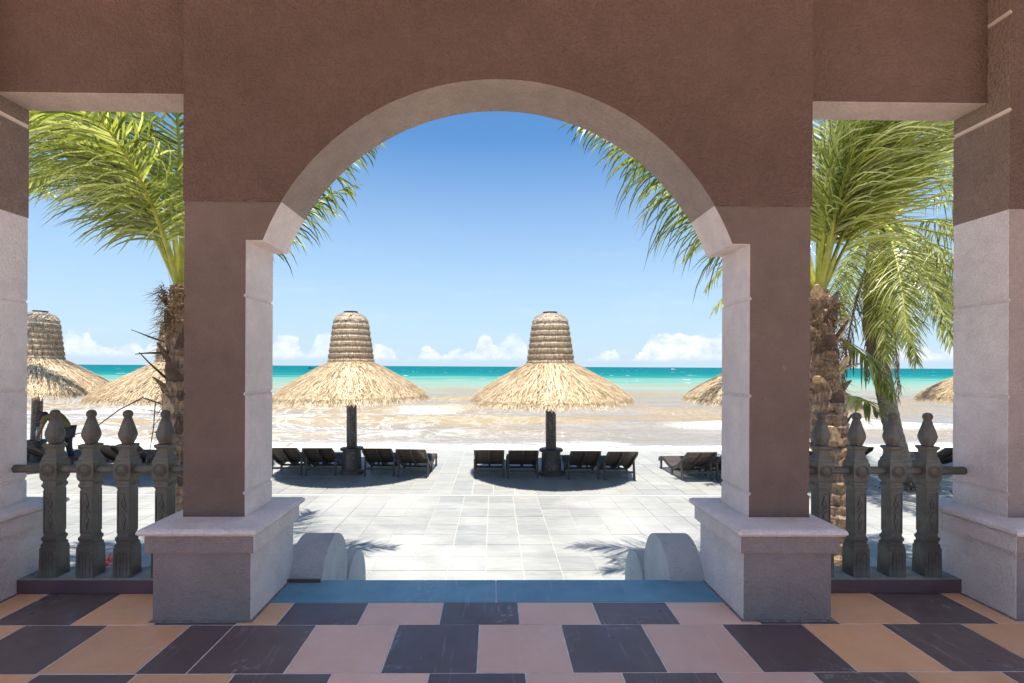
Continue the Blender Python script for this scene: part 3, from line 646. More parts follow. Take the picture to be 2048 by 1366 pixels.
# ================================================================ THATCHED UMBRELLAS
PROF = [(.50, 2.66), (.75, 2.53), (.98, 2.40), (1.28, 2.24), (1.57, 2.07), (1.74, 1.945), (1.85, 1.85), (1.925, 1.74)]    # radius, height above terrace
def prof_at(t_):
    k = t_*(len(PROF)-1); i = min(int(k), len(PROF)-2); f = k-i
    return Vector((PROF[i][0]*(1-f)+PROF[i+1][0]*f, PROF[i][1]*(1-f)+PROF[i+1][1]*f))
def make_umbrella():
    root = empty('thatched_umbrella')
    q = MB(); q.lathe([(.30, .0), (.30, .05), (.275, .075), (.235, .10), (.235, .13)], 32)
    q.lathe([(.235, .13), (.228, .30), (.222, .53), (.222, .545)], 32)
    q.lathe([(.27, .545), (.285, .555), (.285, .595), (.27, .605)], 32); o = q.build('base', M['stone'], root); smooth_angle(o)
    q = MB(); q.lathe([(.128, .6), (.118, 2.45)], 28); o = q.build('pole', M['stone'], root); smooth_angle(o)
    # canopy core shell, then straw laid on it
    q = MB(); sh = [(r-.03, z-.035) for r, z in PROF[:-1]] + [(r-.14, z-.10) for r, z in PROF[:-1][::-1]]
    q.lathe(sh, 48); can = q.build('canopy', M['straw_core'], root, smooth=True)
    q = MB()
    for k in range(26000):
        t_ = random.random()**.62
        t_ = min(1, t_)
        if k > 19500: t_ = random.uniform(.88, 1.0)
        th = random.uniform(0, 2*math.pi); L_ = random.uniform(.16, .42); tl = L_/1.75
        p0 = prof_at(max(0, t_-tl*.8)); p1 = prof_at(min(1, t_)) 
        over = max(0, t_-.93)/.07
        dth = random.gauss(0, .05)/max(.6, p1[0]); wd = random.uniform(.0035, .0085)
        lift0 = random.uniform(-.01, .012); lift1 = random.uniform(.0, .035)
        sl = (prof_at(min(1, t_+.02))-prof_at(max(0, t_-.04))).normalized(); nn = Vector((-sl[1], sl[0]))
        if nn[1] < 0: nn = -nn
        q0 = p0+nn*lift0; q1 = p1+nn*lift1
        if over > 0: q1 = p1+sl*random.uniform(-.04, .10)*over+Vector((0, -random.uniform(0, .045)))*over+nn*lift1*.8
        def P3(pp, ang, w_):
            tx, ty = -math.sin(ang), math.cos(ang); return (pp[0]*math.cos(ang)+tx*w_, pp[0]*math.sin(ang)+ty*w_, pp[1])
        a, b_ = P3(q0, th, -wd), P3(q0, th, wd); c, d_ = P3(q1, th+dth, wd*.5), P3(q1, th+dth, -wd*.5)
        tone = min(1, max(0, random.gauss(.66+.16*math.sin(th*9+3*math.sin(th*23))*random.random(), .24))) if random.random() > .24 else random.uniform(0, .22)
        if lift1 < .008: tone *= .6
        q.add([a, b_, c, d_], [(0, 1, 2, 3)], 0, tone)
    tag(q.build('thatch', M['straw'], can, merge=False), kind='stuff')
    # stacked tiers of the chimney-like top
    nT = 8; z0 = 2.60; hT = .139
    for i in range(nT):
        zb = z0+hT*i; f = i/nT; rb = .548-.155*f; rt = rb-.035
        if i == nT-1: rt = .28
        q = MB(); pr = [(rb, zb), (rb+.008, zb+.03), (rb+.002, zb+hT*.6), (rt-.004, zb+hT*1.0), (rt-.05, zb+hT*1.08)]
        if i == nT-1: pr = [(rb, zb), (rb+.005, zb+.03), (rb-.02, zb+hT*.6), (rb-.07, zb+hT*1.1), (.25, zb+hT*1.45), (.15, zb+hT*1.7)]
        q.lathe(pr, 40, mi=0)
        P3 = lambda r_, z_, an, w_: (r_*math.cos(an)-math.sin(an)*w_, r_*math.sin(an)+math.cos(an)*w_, z_)
        if i < nT-1:
            for k in range(1500):
                th = random.uniform(0, 2*math.pi); wd = random.uniform(.003, .007); dth = random.gauss(0, .035)
                ra, za = rt+.016, zb+hT*random.uniform(.86, 1.0); rm, zm = (rb+rt)/2+random.uniform(.020, .036), zb+hT*random.uniform(.4, .6); rc, zc = rb+random.uniform(.010, .034), zb+random.uniform(-.020, .035)
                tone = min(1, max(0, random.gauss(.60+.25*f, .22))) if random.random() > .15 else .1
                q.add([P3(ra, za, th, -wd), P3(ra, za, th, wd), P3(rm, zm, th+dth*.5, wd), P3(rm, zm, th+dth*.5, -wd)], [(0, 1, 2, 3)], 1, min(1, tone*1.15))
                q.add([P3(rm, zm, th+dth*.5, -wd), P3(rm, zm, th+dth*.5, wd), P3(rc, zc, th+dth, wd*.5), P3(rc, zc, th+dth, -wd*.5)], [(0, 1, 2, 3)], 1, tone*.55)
            q.lathe([(rt+.008, zb+hT*.97), (rt+.024, zb+hT*.985), (rt+.026, zb+hT*1.01), (rt+.01, zb+hT*1.03)], 40, mi=1, tone=.98, cap=False)
        else:
            def pp_(u):
                x = u*(len(pr)-1); j = min(int(x), len(pr)-2); g = x-j; return pr[j][0]*(1-g)+pr[j+1][0]*g, pr[j][1]*(1-g)+pr[j+1][1]*g
            for k in range(2600):
                u = random.uniform(0, .95)**1.3; th = random.uniform(0, 2*math.pi); wd = random.uniform(.004, .009)*max(.35, 1-.6*u); ra, za = pp_(min(1, u+.28)); rc, zc = pp_(u); e = random.uniform(.006, .022)
                if u < .12: zc -= random.uniform(0, .05)
                tone = min(1, max(0, random.gauss(.70+.25*u, .20))) if random.random() > .1 else .15
                q.add([P3(ra, za+.006, th, -wd), P3(ra, za+.006, th, wd), P3(rc+e, zc+e*.6, th+random.gauss(0, .03), wd*.7), P3(rc+e, zc+e*.6, th, -wd*.7)], [(0, 1, 2, 3)], 1, tone)
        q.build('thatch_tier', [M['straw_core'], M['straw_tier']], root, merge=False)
    zt = z0+hT*(nT+.55)
    q = MB(); q.lathe([(.20, zt-.05), (.215, zt), (.17, zt+.012), (.16, zt+.04), (.175, zt+.045), (.175, zt+.058), (.02, zt+.06)], 24); o = q.build('metal_cap', M['metal'], root); smooth_angle(o)
    return root
U0 = make_umbrella(); bpy.context.view_layer.update(); cache(U0)
UL = [(1.37, 12.1, 1.0, 1.0, 'thatched beach umbrella centre right of the arch view, over four loungers'),
      (-3.37, 12.2, .955, 1.0, 'thatched beach umbrella centre left of the arch view, over four loungers'),
      (-7.45, 12.3, .98, .99, 'straw umbrella behind the left palm trunk, only its left slope in view'),
      (-11.72, 13.2, .93, 1.02, 'leftmost straw umbrella by the bending person, half behind the outer pier'),
      (6.42, 12.0, .98, .99, 'straw umbrella behind the right inner pier, rims showing on both sides'),
      (12.85, 12.5, .98, 1.0, 'rightmost straw umbrella, shaded rim peeking beside the right outer pier')]
for k, (x, y, sr, sz, lab) in enumerate(UL):
    o = U0 if k == 0 else copy_tree(U0)
    o.location = (x, y, TZ); o.rotation_euler.z = k*1.7; o.scale = (sr, sr, sz); o.rotation_euler.x = R([.6, -.8, 1.2, -1, .8, 1][k]); o.rotation_euler.y = R([-.7, .9, .5, -.8, 1, .4][k]); tag(o, lab, 'umbrella', 'thatched beach umbrellas')

# ================================================================ SUN LOUNGERS
LP = [(0, .68), (.10, .615), (.22, .53), (.36, .43), (.50, .345), (.64, .275), (.78, .228), (.92, .208), (1.06, .222), (1.20, .262), (1.34, .305), (1.46, .325), (1.58, .318), (1.70, .285), (1.78, .25)]
def lp(yy):
    for (a, za), (b_, zb) in zip(LP, LP[1:]):
        if a <= yy <= b_: return za+(zb-za)*(yy-a)/(b_-a)
    return LP[-1][1]
def make_lounger(wd=.68):
    root = empty('sun_lounger'); hw = wd/2
    for x in (-hw+.02, 0, hw-.02):
        q = MB(); top_ = [(y, z-.012) for y, z in LP]; bot = [(y+.02*(1 if z > .25 else 0), z-.085) for y, z in LP]
        q.prism(top_+bot[::-1], 'x', x-.02, x+.02); o = q.build('curved_rail', M['wood'], root, bevel=.004, seg=1)
    # slats along the curve share one mesh
    q = MB(); q.box(-hw, hw, -.026, .026, -.009, .009); s0 = q.build('slat', M['wood'], root, bevel=.003, seg=1); first = True
    L_ = 0; pos = []
    for (a, za), (b_, zb) in zip(LP, LP[1:]): L_ += math.hypot(b_-a, zb-za)
    acc = 0; nxt = .03; step = .0685
    for (a, za), (b_, zb) in zip(LP, LP[1:]):
        sl = math.hypot(b_-a, zb-za)
        while nxt <= acc+sl: f = (nxt-acc)/sl; pos.append((a+(b_-a)*f, za+(zb-za)*f, math.atan2(zb-za, b_-a))); nxt += step
        acc += sl
    for (y, z, an) in pos:
        o = s0 if first else s0.copy()
        if not first: col.objects.link(o); o.parent = root
        first = False; o.location = (0, y, z); o.rotation_euler = (an, 0, 0)
    for sx in (-1, 1):
        x = sx*(hw-.005)
        q = MB(); q.prism([(.36, .40), (.31, .43), (.235, 0), (.295, 0)], 'x', x-.02, x+.02); q.build('leg', M['wood'], root, bevel=.003, seg=1)
        q = MB(); q.prism([(.93, .16), (.87, .20), (.86, 0), (.91, 0)], 'x', x-.02, x+.02); q.build('leg', M['wood'], root, bevel=.003, seg=1)
        q = MB(); q.prism([(1.62, .27), (1.56, .27), (1.56, 0), (1.61, 0)], 'x', x-.02, x+.02); q.build('leg', M['wood'], root, bevel=.003, seg=1)
    for y, z in ((.275, .17), (.885, .13)):
        q = MB(); q.box(-hw+.016, hw-.016, y-.014, y+.014, z-.022, z+.022); q.build('stretcher', M['wood'], root)
    q = MB(); q.box(-hw+.016, hw-.016, 1.69, 1.715, .19, .25); q.build('foot_board', M['wood'], root)
    return root
L0 = make_lounger(); bpy.context.view_layer.update(); cache(L0)
LL = [(-4.80, 11.62, 2, 'dark slatted lounger beside the left inner pier, farthest left under the centre left umbrella'),
      (-4.00, 11.60, 1.5, 'dark slatted lounger just left of the stone base of the centre left umbrella'),
      (-2.65, 11.58, -1, 'dark slatted lounger just right of the stone base of the centre left umbrella'),
      (-1.87, 11.48, -2.5, 'dark slatted lounger at the right end of the centre left umbrella, curved side in view'),
      (-.10, 11.40, 0, 'dark slatted lounger at the left end of the centre right umbrella'),
      (.67, 11.37, 0, 'dark slatted lounger just left of the stone base of the centre right umbrella'),
      (2.05, 11.28, 1, 'dark slatted lounger just right of the stone base of the centre right umbrella'),
      (2.86, 11.22, 1.5, 'dark slatted lounger at the right end of the centre right umbrella'),
      (4.60, 11.18, 2, 'dark slatted lounger left of the right inner pier, curled foot end in view'),
      (5.38, 11.12, 2, 'dark slatted lounger mostly hidden behind the right inner pier'),
      (-9.30, 11.95, 3, 'dark lounger seen between the second and third left balusters'),
      (-8.55, 11.90, 3, 'dark lounger seen between the third and fourth left balusters'),
      (-11.15, 12.15, -22, 'grey shaded lounger under the leftmost umbrella, beside the bending person'),
      (7.35, 11.3, 0, 'dark lounger glimpsed between the first and second right balusters'),
      (8.70, 12.0, 0, 'dark lounger glimpsed between the third and fourth right balusters'),
      (11.0, 11.9, 0, 'dark lounger glimpsed beside the right outer pier')]
for k, (x, y, rz, lab) in enumerate(LL):
    o = L0 if k == 0 else copy_tree(L0)
    o.location = (x, y, TZ); o.rotation_euler.z = R(rz); tag(o, lab, 'sun lounger', 'sun loungers under the thatched umbrellas')

# ================================================================ PALMS
def frond(root, base, azd, eld, L_, droop, leaf=.8, wind=(0, 0, 0), grav=.35, n=64, mat='leaf', stalk='stalk', wl=.022, start=.24, curl=0, r0=.045, name='frond', seed=None, fwd=.55, tone0=.5):
    rs = random.Random(seed if seed is not None else random.random())
    base = Vector(base); d_ = Vector((math.sin(R(azd))*math.cos(R(eld)), math.cos(R(azd))*math.cos(R(eld)), math.sin(R(eld)))); wv = Vector(wind)
    K = 26; ds = L_/K; P_ = [base.copy()]; D = [d_.copy()]
    for i in range(K):
        f = i/K; d_ = (d_+Vector((0, 0, -droop*ds*(.35+1.6*f)))+wv*.12*ds*f*2+Vector((curl*ds*.3, 0, 0))).normalized(); P_.append(P_[-1]+d_*ds); D.append(d_.copy())
    q = MB(); rad = [max(.004, r0*(1-.93*(i/K)**.7)) for i in range(K+1)]; rad[0] *= 1.6; rad[1] *= 1.2
    q.tube(P_, rad, 7, flat=.6); st_ = q.build(name, M[stalk], root, smooth=True)
    q = MB()
    for k in range(n):
        f = start+(1-start)*(k+.5*rs.random())/n; x = f*K; i = min(int(x), K-1); u = x-i
        p = P_[i].lerp(P_[i+1], u); dd = D[i].lerp(D[i+1], u).normalized()
        side = dd.cross(Vector((0, 0, 1)));
        if side.length < .15: side = Vector((math.cos(R(azd)), -math.sin(R(azd)), 0))
        side.normalize(); g = (f-start)/(1-start); ll = leaf*(.45+.55*math.sin(math.pi*min(1, g*1.15+.12)))*(1 if g < .85 else 1-(g-.85)*2.6)
        for s_ in (-1, 1):
            lv = (side*s_*(1-.35*g)+dd*(fwd+.5*g)+Vector((0, 0, .12*rs.uniform(-1, 1.3)))+Vector((rs.gauss(0, .16), rs.gauss(0, .16), rs.gauss(0, .12)))).normalized()
            l2 = ll*rs.uniform(.8, 1.1); pp = p.copy(); NS = 5; w_ = wl*rs.uniform(.75, 1.2); pv = []
            gr = grav*rs.uniform(.45, 1.7); l2 *= rs.uniform(.8, 1.15)
            tone = min(1, max(0, rs.gauss(tone0, .24))) if rs.random() > .10 else 1.0
            for j in range(NS+1):
                h = j/NS; ww = w_*(.55+.9*h if h < .3 else .82*(1-(h-.3)/.7)**.6+.02)
                wa = (dd-lv*dd.dot(lv)); 
                if wa.length < .1: wa = Vector((0, 0, 1))-lv*lv.z
                wa.normalize(); wa = (wa+Vector((0, 0, .35*s_))).normalized()
                pv += [pp-wa*ww, pp+wa*ww]
                lv = (lv+Vector((0, 0, -gr*(.25+h)))+wv*(.15+.5*h)).normalized(); pp = pp+lv*(l2/NS)
            o_ = len(q.v); q.v += [tuple(v) for v in pv]
            for j in range(NS): q.f.append((o_+2*j, o_+2*j+1, o_+2*j+3, o_+2*j+2)); q.m.append(0); q.t.append(min(1, tone+.12*(j/NS)*(rs.random()<.5)))
    lf = q.build('leaflets', M[mat], st_, merge=False, smooth=True); tag(lf, kind='stuff')
    return st_
def trunk(root, pts, rad, mat, rings=0, n=28, seed=0, rough=.02, name='trunk'):
    rs = random.Random(seed); pts = [Vector(p) for p in pts]; K = 90
    def ev(f):
        x = f*(len(pts)-1); i = min(int(x), len(pts)-2); return pts[i].lerp(pts[i+1], x-i), rad[i]+(rad[i+1]-rad[i])*(x-i)
    L_ = sum((a-b_).length for a, b_ in zip(pts, pts[1:])); q = MB(); ph = [rs.uniform(0, 6.28) for _ in range(9)]
    for i in range(K+1):
        f = i/K; p, r = ev(f); z = f*L_
        for j in range(n):
            th = 2*math.pi*j/n
            saw = ((z/rings+.10*math.sin(th+z*2)+.06*math.sin(2*th+ph[0])) % 1) if rings else 0
            rr = r*(1+.07*math.sin(2*th+ph[1]+z*1.5)+.05*math.sin(5*th+ph[2]+z*3)) + rough*(saw-.5)*1.2 + rough*.5*math.sin(11*th+ph[3]+z*9)*math.sin(z*17+ph[4])+rs.gauss(0, rough*.12)
            q.v.append((p.x+rr*math.cos(th), p.y+rr*math.sin(th), p.z))
    for i in range(K):
        for j in range(n): q.f.append((i*n+j, i*n+(j+1) % n, (i+1)*n+(j+1) % n, (i+1)*n+j)); q.m.append(0); q.t.append(.5)
    return q.build(name, mat, root, smooth=False, merge=False)
def boot(root, p, azd, eld, L_, w_, mat='boot', bend=-.5, name='leaf_base', thin=.3):
    p = Vector(p); d_ = Vector((math.sin(R(azd))*math.cos(R(eld)), math.cos(R(azd))*math.cos(R(eld)), math.sin(R(eld)))); P_ = [p-d_*.06]; K = 7
    for i in range(K): P_.append(P_[-1]+d_*L_/K); d_ = (d_+Vector((0, 0, bend/K))+Vector((random.gauss(0, .04), random.gauss(0, .04), 0))).normalized()
    rad = [w_*(1.0-.72*(i/K)**1.3)*random.uniform(.85, 1.15) for i in range(K+1)]
    q = MB(); q.tube(P_, rad, 8, flat=thin); o = q.build(name, M[mat], root); smooth_angle(o, 50); return o
def fibres(root, c, r, z0, z1, n=500, L_=.18, seed=3):
    rs = random.Random(seed); q = MB()
    for k in range(n):
        th = rs.uniform(0, 6.283); z = rs.uniform(z0, z1); p = Vector((c[0]+math.cos(th)*r*rs.uniform(.9, 1.15), c[1]+math.sin(th)*r*rs.uniform(.9, 1.15), z))
        d_ = Vector((math.cos(th)*.6+rs.gauss(0, .5), math.sin(th)*.6+rs.gauss(0, .5), rs.gauss(-.2, .7))).normalized(); l_ = L_*rs.uniform(.4, 1.2); w_ = rs.uniform(.0015, .005)
        s_ = d_.cross(Vector((rs.random(), rs.random(), rs.random()))).normalized()*w_; m_ = p+d_*l_*.5+Vector((0, 0, -.01)); e_ = p+d_*l_+Vector((0, 0, -.05*l_/.1*.3))
        q.add([p-s_, p+s_, m_+s_*.8, m_-s_*.8, e_], [(0, 1, 2, 3), (3, 2, 4)], 0, rs.random())
    return tag(q.build('fibre', M['fibre'], root, merge=False), kind='stuff')
# --- left palm
PL = tag(empty('palm_tree', (-3.80, 6.2, TZ)), 'palm with shaggy trunk left of the arch, fronds blown to the left', 'palm tree', 'palms around the terrace')
def rel(root, p): return Vector(p)-root.location
tr = trunk(PL, [(0, 0, 0), (.0, 0, .8), (.03, 0, 1.9), (.02, 0, 3.1), (.03, 0, 3.5)], [.18, .15, .145, .165, .11], M['bark'], .13, seed=1, rough=.03)
C0 = (.03, 0, 3.35)
for (a, e, l_, dr, lf, wd, gv, sd) in [(-100, 74, 3.3, .42, 1.0, (-.55, 0, 0), .40, 11), (-80, 68, 3.1, .55, 1.0, (-.6, 0, 0), .35, 12), (-120, 78, 3.6, .38, 1.05, (-.5, 0, .05), .35, 13), (-60, 80, 3.4, .45, 1.0, (-.55, .1, 0), .45, 14), (-140, 70, 3.0, .5, .95, (-.6, 0, 0), .4, 15), (-95, 84, 3.9, .36, 1.05, (-.45, 0, 0), .35, 16),
                                       (20, 72, 3.2, .45, .9, (-.3, .1, 0), .4, 17), (150, 80, 3.4, .4, .9, (-.35, 0, 0), .4, 18), (180, 66, 2.8, .5, .9, (-.4, 0, 0), .4, 19)]:
    frond(PL, C0, a, e, l_, dr*1.12, lf*1.25, wd, gv, n=112, wl=.0155, seed=sd, tone0=.66)
frond(PL, C0, 86, 49, 3.05, .13, .85, (.06, 0, 0), .50, n=60, wl=.017, seed=21, tone0=.42)  # fronds showing in the arch: backlit darkness set by a lower leaflet tone
frond(PL, C0, 80, 44, 2.5, .13, .75, (.06, 0, 0), .45, n=44, wl=.017, seed=22, tone0=.42)
for k in range(30):
    z = 1.1+k*.077; a = k*137.5
    big = random.uniform(.8, 1.2)
    boot(PL, (.03+.15*math.sin(R(a)), .15*math.cos(R(a)), z), a, random.uniform(45, 78), .26*big, .085*big, random.choice(['boot', 'darkboot', 'darkboot']), random.uniform(-.3, .5))
for (z, a, e, l_, w_, be) in [(3.15, -95, 75, .42, .05, .1), (2.95, -100, 70, .34, .05, .3), (2.80, -85, 15, .62, .035, .1), (2.68, -120, 10, .40, .05, -.4), (2.35, -100, 42, .55, .035, .1), (1.95, -110, 20, .5, .018, -.3), (2.2, 60, 40, .4, .05, .1), (3.2, 120, 70, .4, .05, .1), (2.1, -90, 48, .3, .04, .2)]:
    boot(PL, (.03+.12*math.sin(R(a)), .12*math.cos(R(a)), z), a, e, l_, w_, 'darkboot', be, 'dead_stub', .35)
fibres(PL, (.03, 0), .19, 2.9, 3.5, 900, .2, 5); fibres(PL, (.02, 0), .19, 1.2, 2.9, 700, .16, 6)
# thin hanging twigs
for pts_, r_ in (([(-.12, -.1, 2.08), (-.35, -.12, 2.16), (-.62, -.12, 2.02), (-.95, -.1, 1.78), (-1.15, -.1, 1.72)], .010), ([(-.2, -.12, 2.1), (-.22, -.12, 1.8), (-.26, -.12, 1.55), (-.24, -.12, 1.3)], .007), ([(-.15, -.1, 1.5), (-.35, -.1, 1.53), (-.62, -.1, 1.42)], .014)):
    q = MB(); q.tube(pts_, [r_*(1-.6*i/len(pts_)) for i in range(len(pts_))], 5); q.build('twig', M['darkboot'], PL)
# --- right palm
PR = tag(empty('palm_tree', (4.22, 6.2, TZ)), 'palm with chunky stubbed trunk just right of the inner pier, fronds blown right', 'palm tree', 'palms around the terrace')
trunk(PR, [(0, 0, 0), (-.02, 0, .9), (-.10, 0, 1.7), (-.22, 0, 2.5), (-.26, 0, 3.5)], [.25, .21, .19, .20, .13], M['bark'], .15, seed=2, rough=.035)
C1 = (-.25, 0, 3.35)
for (a, e, l_, dr, lf, wd, gv, sd) in [(85, 80, 3.7, .36, 1.0, (.75, 0, .10), .22, 31), (70, 76, 3.6, .38, 1.0, (.7, 0, .05), .25, 32), (105, 82, 3.8, .34, 1.0, (.75, 0, .1), .22, 33), (60, 84, 3.9, .32, 1.05, (.7, 0, .1), .2, 34), (130, 80, 3.5, .36, 1.0, (.7, 0, 0), .25, 35),
                                       (30, 82, 3.6, .34, .95, (.6, 0, .05), .3, 37), (160, 80, 3.3, .36, .9, (.6, 0, 0), .3, 38), (340, 78, 3.4, .36, .9, (.5, 0, 0), .3, 46), (88, 72, 3.2, .34, 1.0, (.7, 0, .15), .15, 47), (100, 68, 2.6, .30, 1.0, (.8, 0, .05), .2, 51), (75, 88, 3.0, .30, 1.0, (.8, 0, .05), .2, 53), (180, 84, 2.9, .30, 1.0, (.8, 0, .05), .25, 55), (115, 74, 3.3, .36, .95, (.7, 0, .1), .2, 48)]:
    frond(PR, C1, a, e, l_, dr*1.05, lf*1.15, wd, gv, n=112, wl=.0135, seed=sd, mat='leafy' if sd % 2 else 'leaf', tone0=.68)
frond(PR, C1, -86, 47, 3.75, .115, 1.15, (-.06, 0, 0), .62, n=74, wl=.015, seed=41, tone0=.42)  # lower leaflet tone stands for backlight on these arch fronds
frond(PR, C1, -96, 42, 3.1, .10, 1.1, (-.06, 0, 0), .60, n=58, wl=.015, seed=42, tone0=.42)
frond(PR, C1, -105, 60, 3.8, .30, .85, (-.08, 0, 0), .42, n=70, wl=.019, seed=43)
frond(PR, (C1[0]+.05, 0, 3.0), 88, -20, 1.25, .9, .5, (.1, 0, 0), .5, n=34, wl=.02, seed=44)
frond(PR, (C1[0]+.08, -.1, 2.2), 84, 10, .75, 1.6, .38, (.1, 0, 0), .3, n=10, wl=.03, seed=45, start=.4, r0=.02)
for k in range(26):
    z = 1.35+k*.082; a = k*137.5+20; big = random.uniform(.85, 1.25); zz = (z-1.3)/2.2
    boot(PR, (-.06-.2*min(1, zz)+.15*math.sin(R(a)), .15*math.cos(R(a)), z), a, random.uniform(35, 75), .27*big, .11*big, random.choice(['boot', 'boot', 'boot', 'darkboot']), random.uniform(-.4, .4))
boot(PR, (-.03, -.12, 2.55), 95, 20, .30, .075, 'boot', -.2)
boot(PR, (-.12, -.14, 3.1), 100, 40, .26, .09, 'boot', -.9)
fibres(PR, (-.22, 0), .20, 2.3, 3.4, 900, .2, 8)
# --- coconut palm farther back
PC = tag(empty('palm_tree', (8.95, 11.0, TZ)), 'coconut palm with slim leaning grey trunk and green nuts, farther back on the right', 'palm tree', 'palms around the terrace')
trunk(PC, [(0, 0, 0), (-.12, 0, .7), (-.38, 0, 1.8), (-.70, 0, 3.4), (-.68, 0, 5.0), (-.55, 0, 5.8)], [.24, .19, .175, .17, .16, .12], M['bark2'], .10, seed=3, rough=.012)
C2 = (-.55, 0, 5.75)
rs = random.Random(5)
CF = [(92, 30, 4.0, .22), (88, 4, 3.9, .08), (100, -12, 3.9, .14), (140, 34, 4.2, .40), (120, 20, 4.2, .38), (150, -8, 4.0, .45), (160, -30, 3.8, .35), (110, -35, 3.7, .28), (125, -52, 3.5, .18), (95, -48, 3.6, .22), (75, -25, 3.8, .22), (60, 10, 4.0, .28),
      (175, 42, 4.0, .45), (200, 30, 4.2, .42), (190, -35, 3.6, .3), (215, -55, 3.5, .15), (-92, 14, 4.7, .22), (-98, -10, 4.5, .16), (-110, -38, 3.8, .25), (-80, 40, 4.2, .3), (-125, 25, 4.2, .34), (-60, 10, 4.0, .3), (0, 50, 3.8, .3), (40, 45, 4.0, .3), (-35, 30, 4.0, .3),
      (150, 66, 3.8, .32), (90, 62, 4.0, .28), (-140, 62, 3.8, .32), (20, -15, 3.6, .25), (-150, -20, 4.0, .35), (-165, -62, 3.4, .1)]
for k, (a, e, l_, dr) in enumerate(CF):
    frond(PC, C2, a, e, l_, dr, .85, (.10, 0, 0), .38, n=96, wl=.0145, seed=100+k, mat='leafy' if k % 3 != 1 else 'leaf', fwd=.45, r0=.05, tone0=.55)
for k, (a, e) in enumerate([(-120, -74), (-150, -78), (160, -80), (-95, -66)]):
    frond(PC, (C2[0], C2[1], C2[2]-.2), a, e, 3.3+.2*k, .4, .55, (.05, 0, 0), .9, n=55, wl=.015, seed=200+k, mat='deadleaf', stalk='deadstalk', name='dead_frond', r0=.06)
for k in range(11):
    q = MB(); a = rs.uniform(0, 6.28); p = Vector((-.55+.2*math.cos(a)+.05, -.1+.2*math.sin(a), 5.55-rs.uniform(0, .35)))
    q.lathe([(.02, -.125), (.07, -.10), (.105, -.04), (.11, .02), (.09, .08), (.045, .12), (.01, .13)], 14); q.build('coconut', M['coconut'], PC, smooth=True, loc=p)
q = MB(); q.tube([C2, (C2[0], C2[1], C2[2]+.5)], [.14, .05], 10); q.build('crown_heart', M['stalk'], PC, smooth=True)
# --- palm off the left edge whose frond tips hang into view
PO = tag(empty('palm_tree', (-13.0, 11.5, TZ)), 'palm beyond the left outer pier, only a hanging frond tip showing in the sky', 'palm tree', 'palms around the terrace')
trunk(PO, [(0, 0, 0), (.2, 0, 2.5), (.3, 0, 7.0)], [.22, .18, .15], M['bark2'], .1, seed=4, rough=.012)
for k, (a, e, l_, dr) in enumerate([(90, 36, 3.8, .33), (80, 10, 2.8, .30), (60, 55, 3.6, .35), (-90, 40, 3.6, .4), (180, 40, 3.6, .4), (0, 40, 3.6, .4), (135, 25, 3.4, .4), (-135, 20, 3.4, .4), (-45, 20, 3.4, .4)]):
    frond(PO, (.3, 0, 6.9), a, e, l_, dr, .6, (-.05, 0, 0), .7, n=60, wl=.017, seed=300+k, tone0=.6)

# ================================================================ PERSON, BOTTLE, PLANT, LITTER, BOATS
def skin_obj(name, verts, edges, rads, mat, parent=None, root=0, sub=2):
    me = bpy.data.meshes.new(name); me.from_pydata(verts, edges, []); o = bpy.data.objects.new(name, me); col.objects.link(o)
    md = o.modifiers.new('skin', 'SKIN'); md.use_smooth_shade = True
    for i, r_ in enumerate(rads): me.skin_vertices[0].data[i].radius = r_ if isinstance(r_, tuple) else (r_, r_)
    for i in range(len(rads)): me.skin_vertices[0].data[i].use_root = (i == root)
    s_ = o.modifiers.new('sub', 'SUBSURF'); s_.levels = sub; s_.render_levels = sub
    me.materials.append(mat)
    if parent: o.parent = parent
    return o
M['skin'] = simple('tanned skin', (.30, .15, .09), .6, .1)
M['khaki'] = simple('khaki shirt cloth', (.17, .145, .07), .9, .2, 14, .4, 30)
M['trouser'] = simple('dark trousers', (.05, .05, .06), .9, .2)
M['purple'] = simple('purple cap cloth', (.09, .045, .10), .85, .2)
PX = empty('person', (-10.78, 13.0, TZ)); tag(PX, 'person in khaki shirt and purple cap bending forward by the leftmost umbrella pole', 'person')
# body: bends to the left (-x). origin at the feet
bv = [(0, 0, .92), (-.10, 0, 1.08), (-.26, 0, 1.23), (-.38, 0, 1.28), (-.46, 0, 1.27), (-.53, -.01, 1.215), (-.575, -.015, 1.16),
      (-.02, -.10, .88), (-.05, -.12, .48), (.02, -.12, .08), (-.12, -.13, .035),
      (-.02, .10, .88), (-.03, .12, .48), (.06, .12, .08), (-.08, .13, .035),
      (-.37, -.17, 1.23), (-.44, -.20, .97), (-.56, -.16, .78), (-.60, -.15, .70),
      (-.37, .17, 1.23), (-.42, .20, .97), (-.54, .16, .78), (-.58, .15, .70)]
be = [(0, 1), (1, 2), (2, 3), (3, 4), (4, 5), (5, 6), (0, 7), (7, 8), (8, 9), (9, 10), (0, 11), (11, 12), (12, 13), (13, 14), (3, 15), (15, 16), (16, 17), (17, 18), (3, 19), (19, 20), (20, 21), (21, 22)]
br = [(.12, .15), (.12, .14), (.125, .155), (.11, .15), .055, .085, .07, .085, .06, .042, .04, .085, .06, .042, .04, .055, .042, .032, .03, .055, .042, .032, .03]
body_ = skin_obj('body', bv, be, br, M['skin'], PX)
skin_obj('shirt', [(0.0, 0, .90), (-.10, 0, 1.08), (-.26, 0, 1.24), (-.39, 0, 1.285), (-.37, -.175, 1.23), (-.42, -.20, 1.05), (-.37, .175, 1.23), (-.41, .20, 1.05)], [(0, 1), (1, 2), (2, 3), (3, 4), (4, 5), (3, 6), (6, 7)], [(.145, .175), (.14, .165), (.145, .175), (.125, .165), .068, .062, .068, .062], M['khaki'], PX)
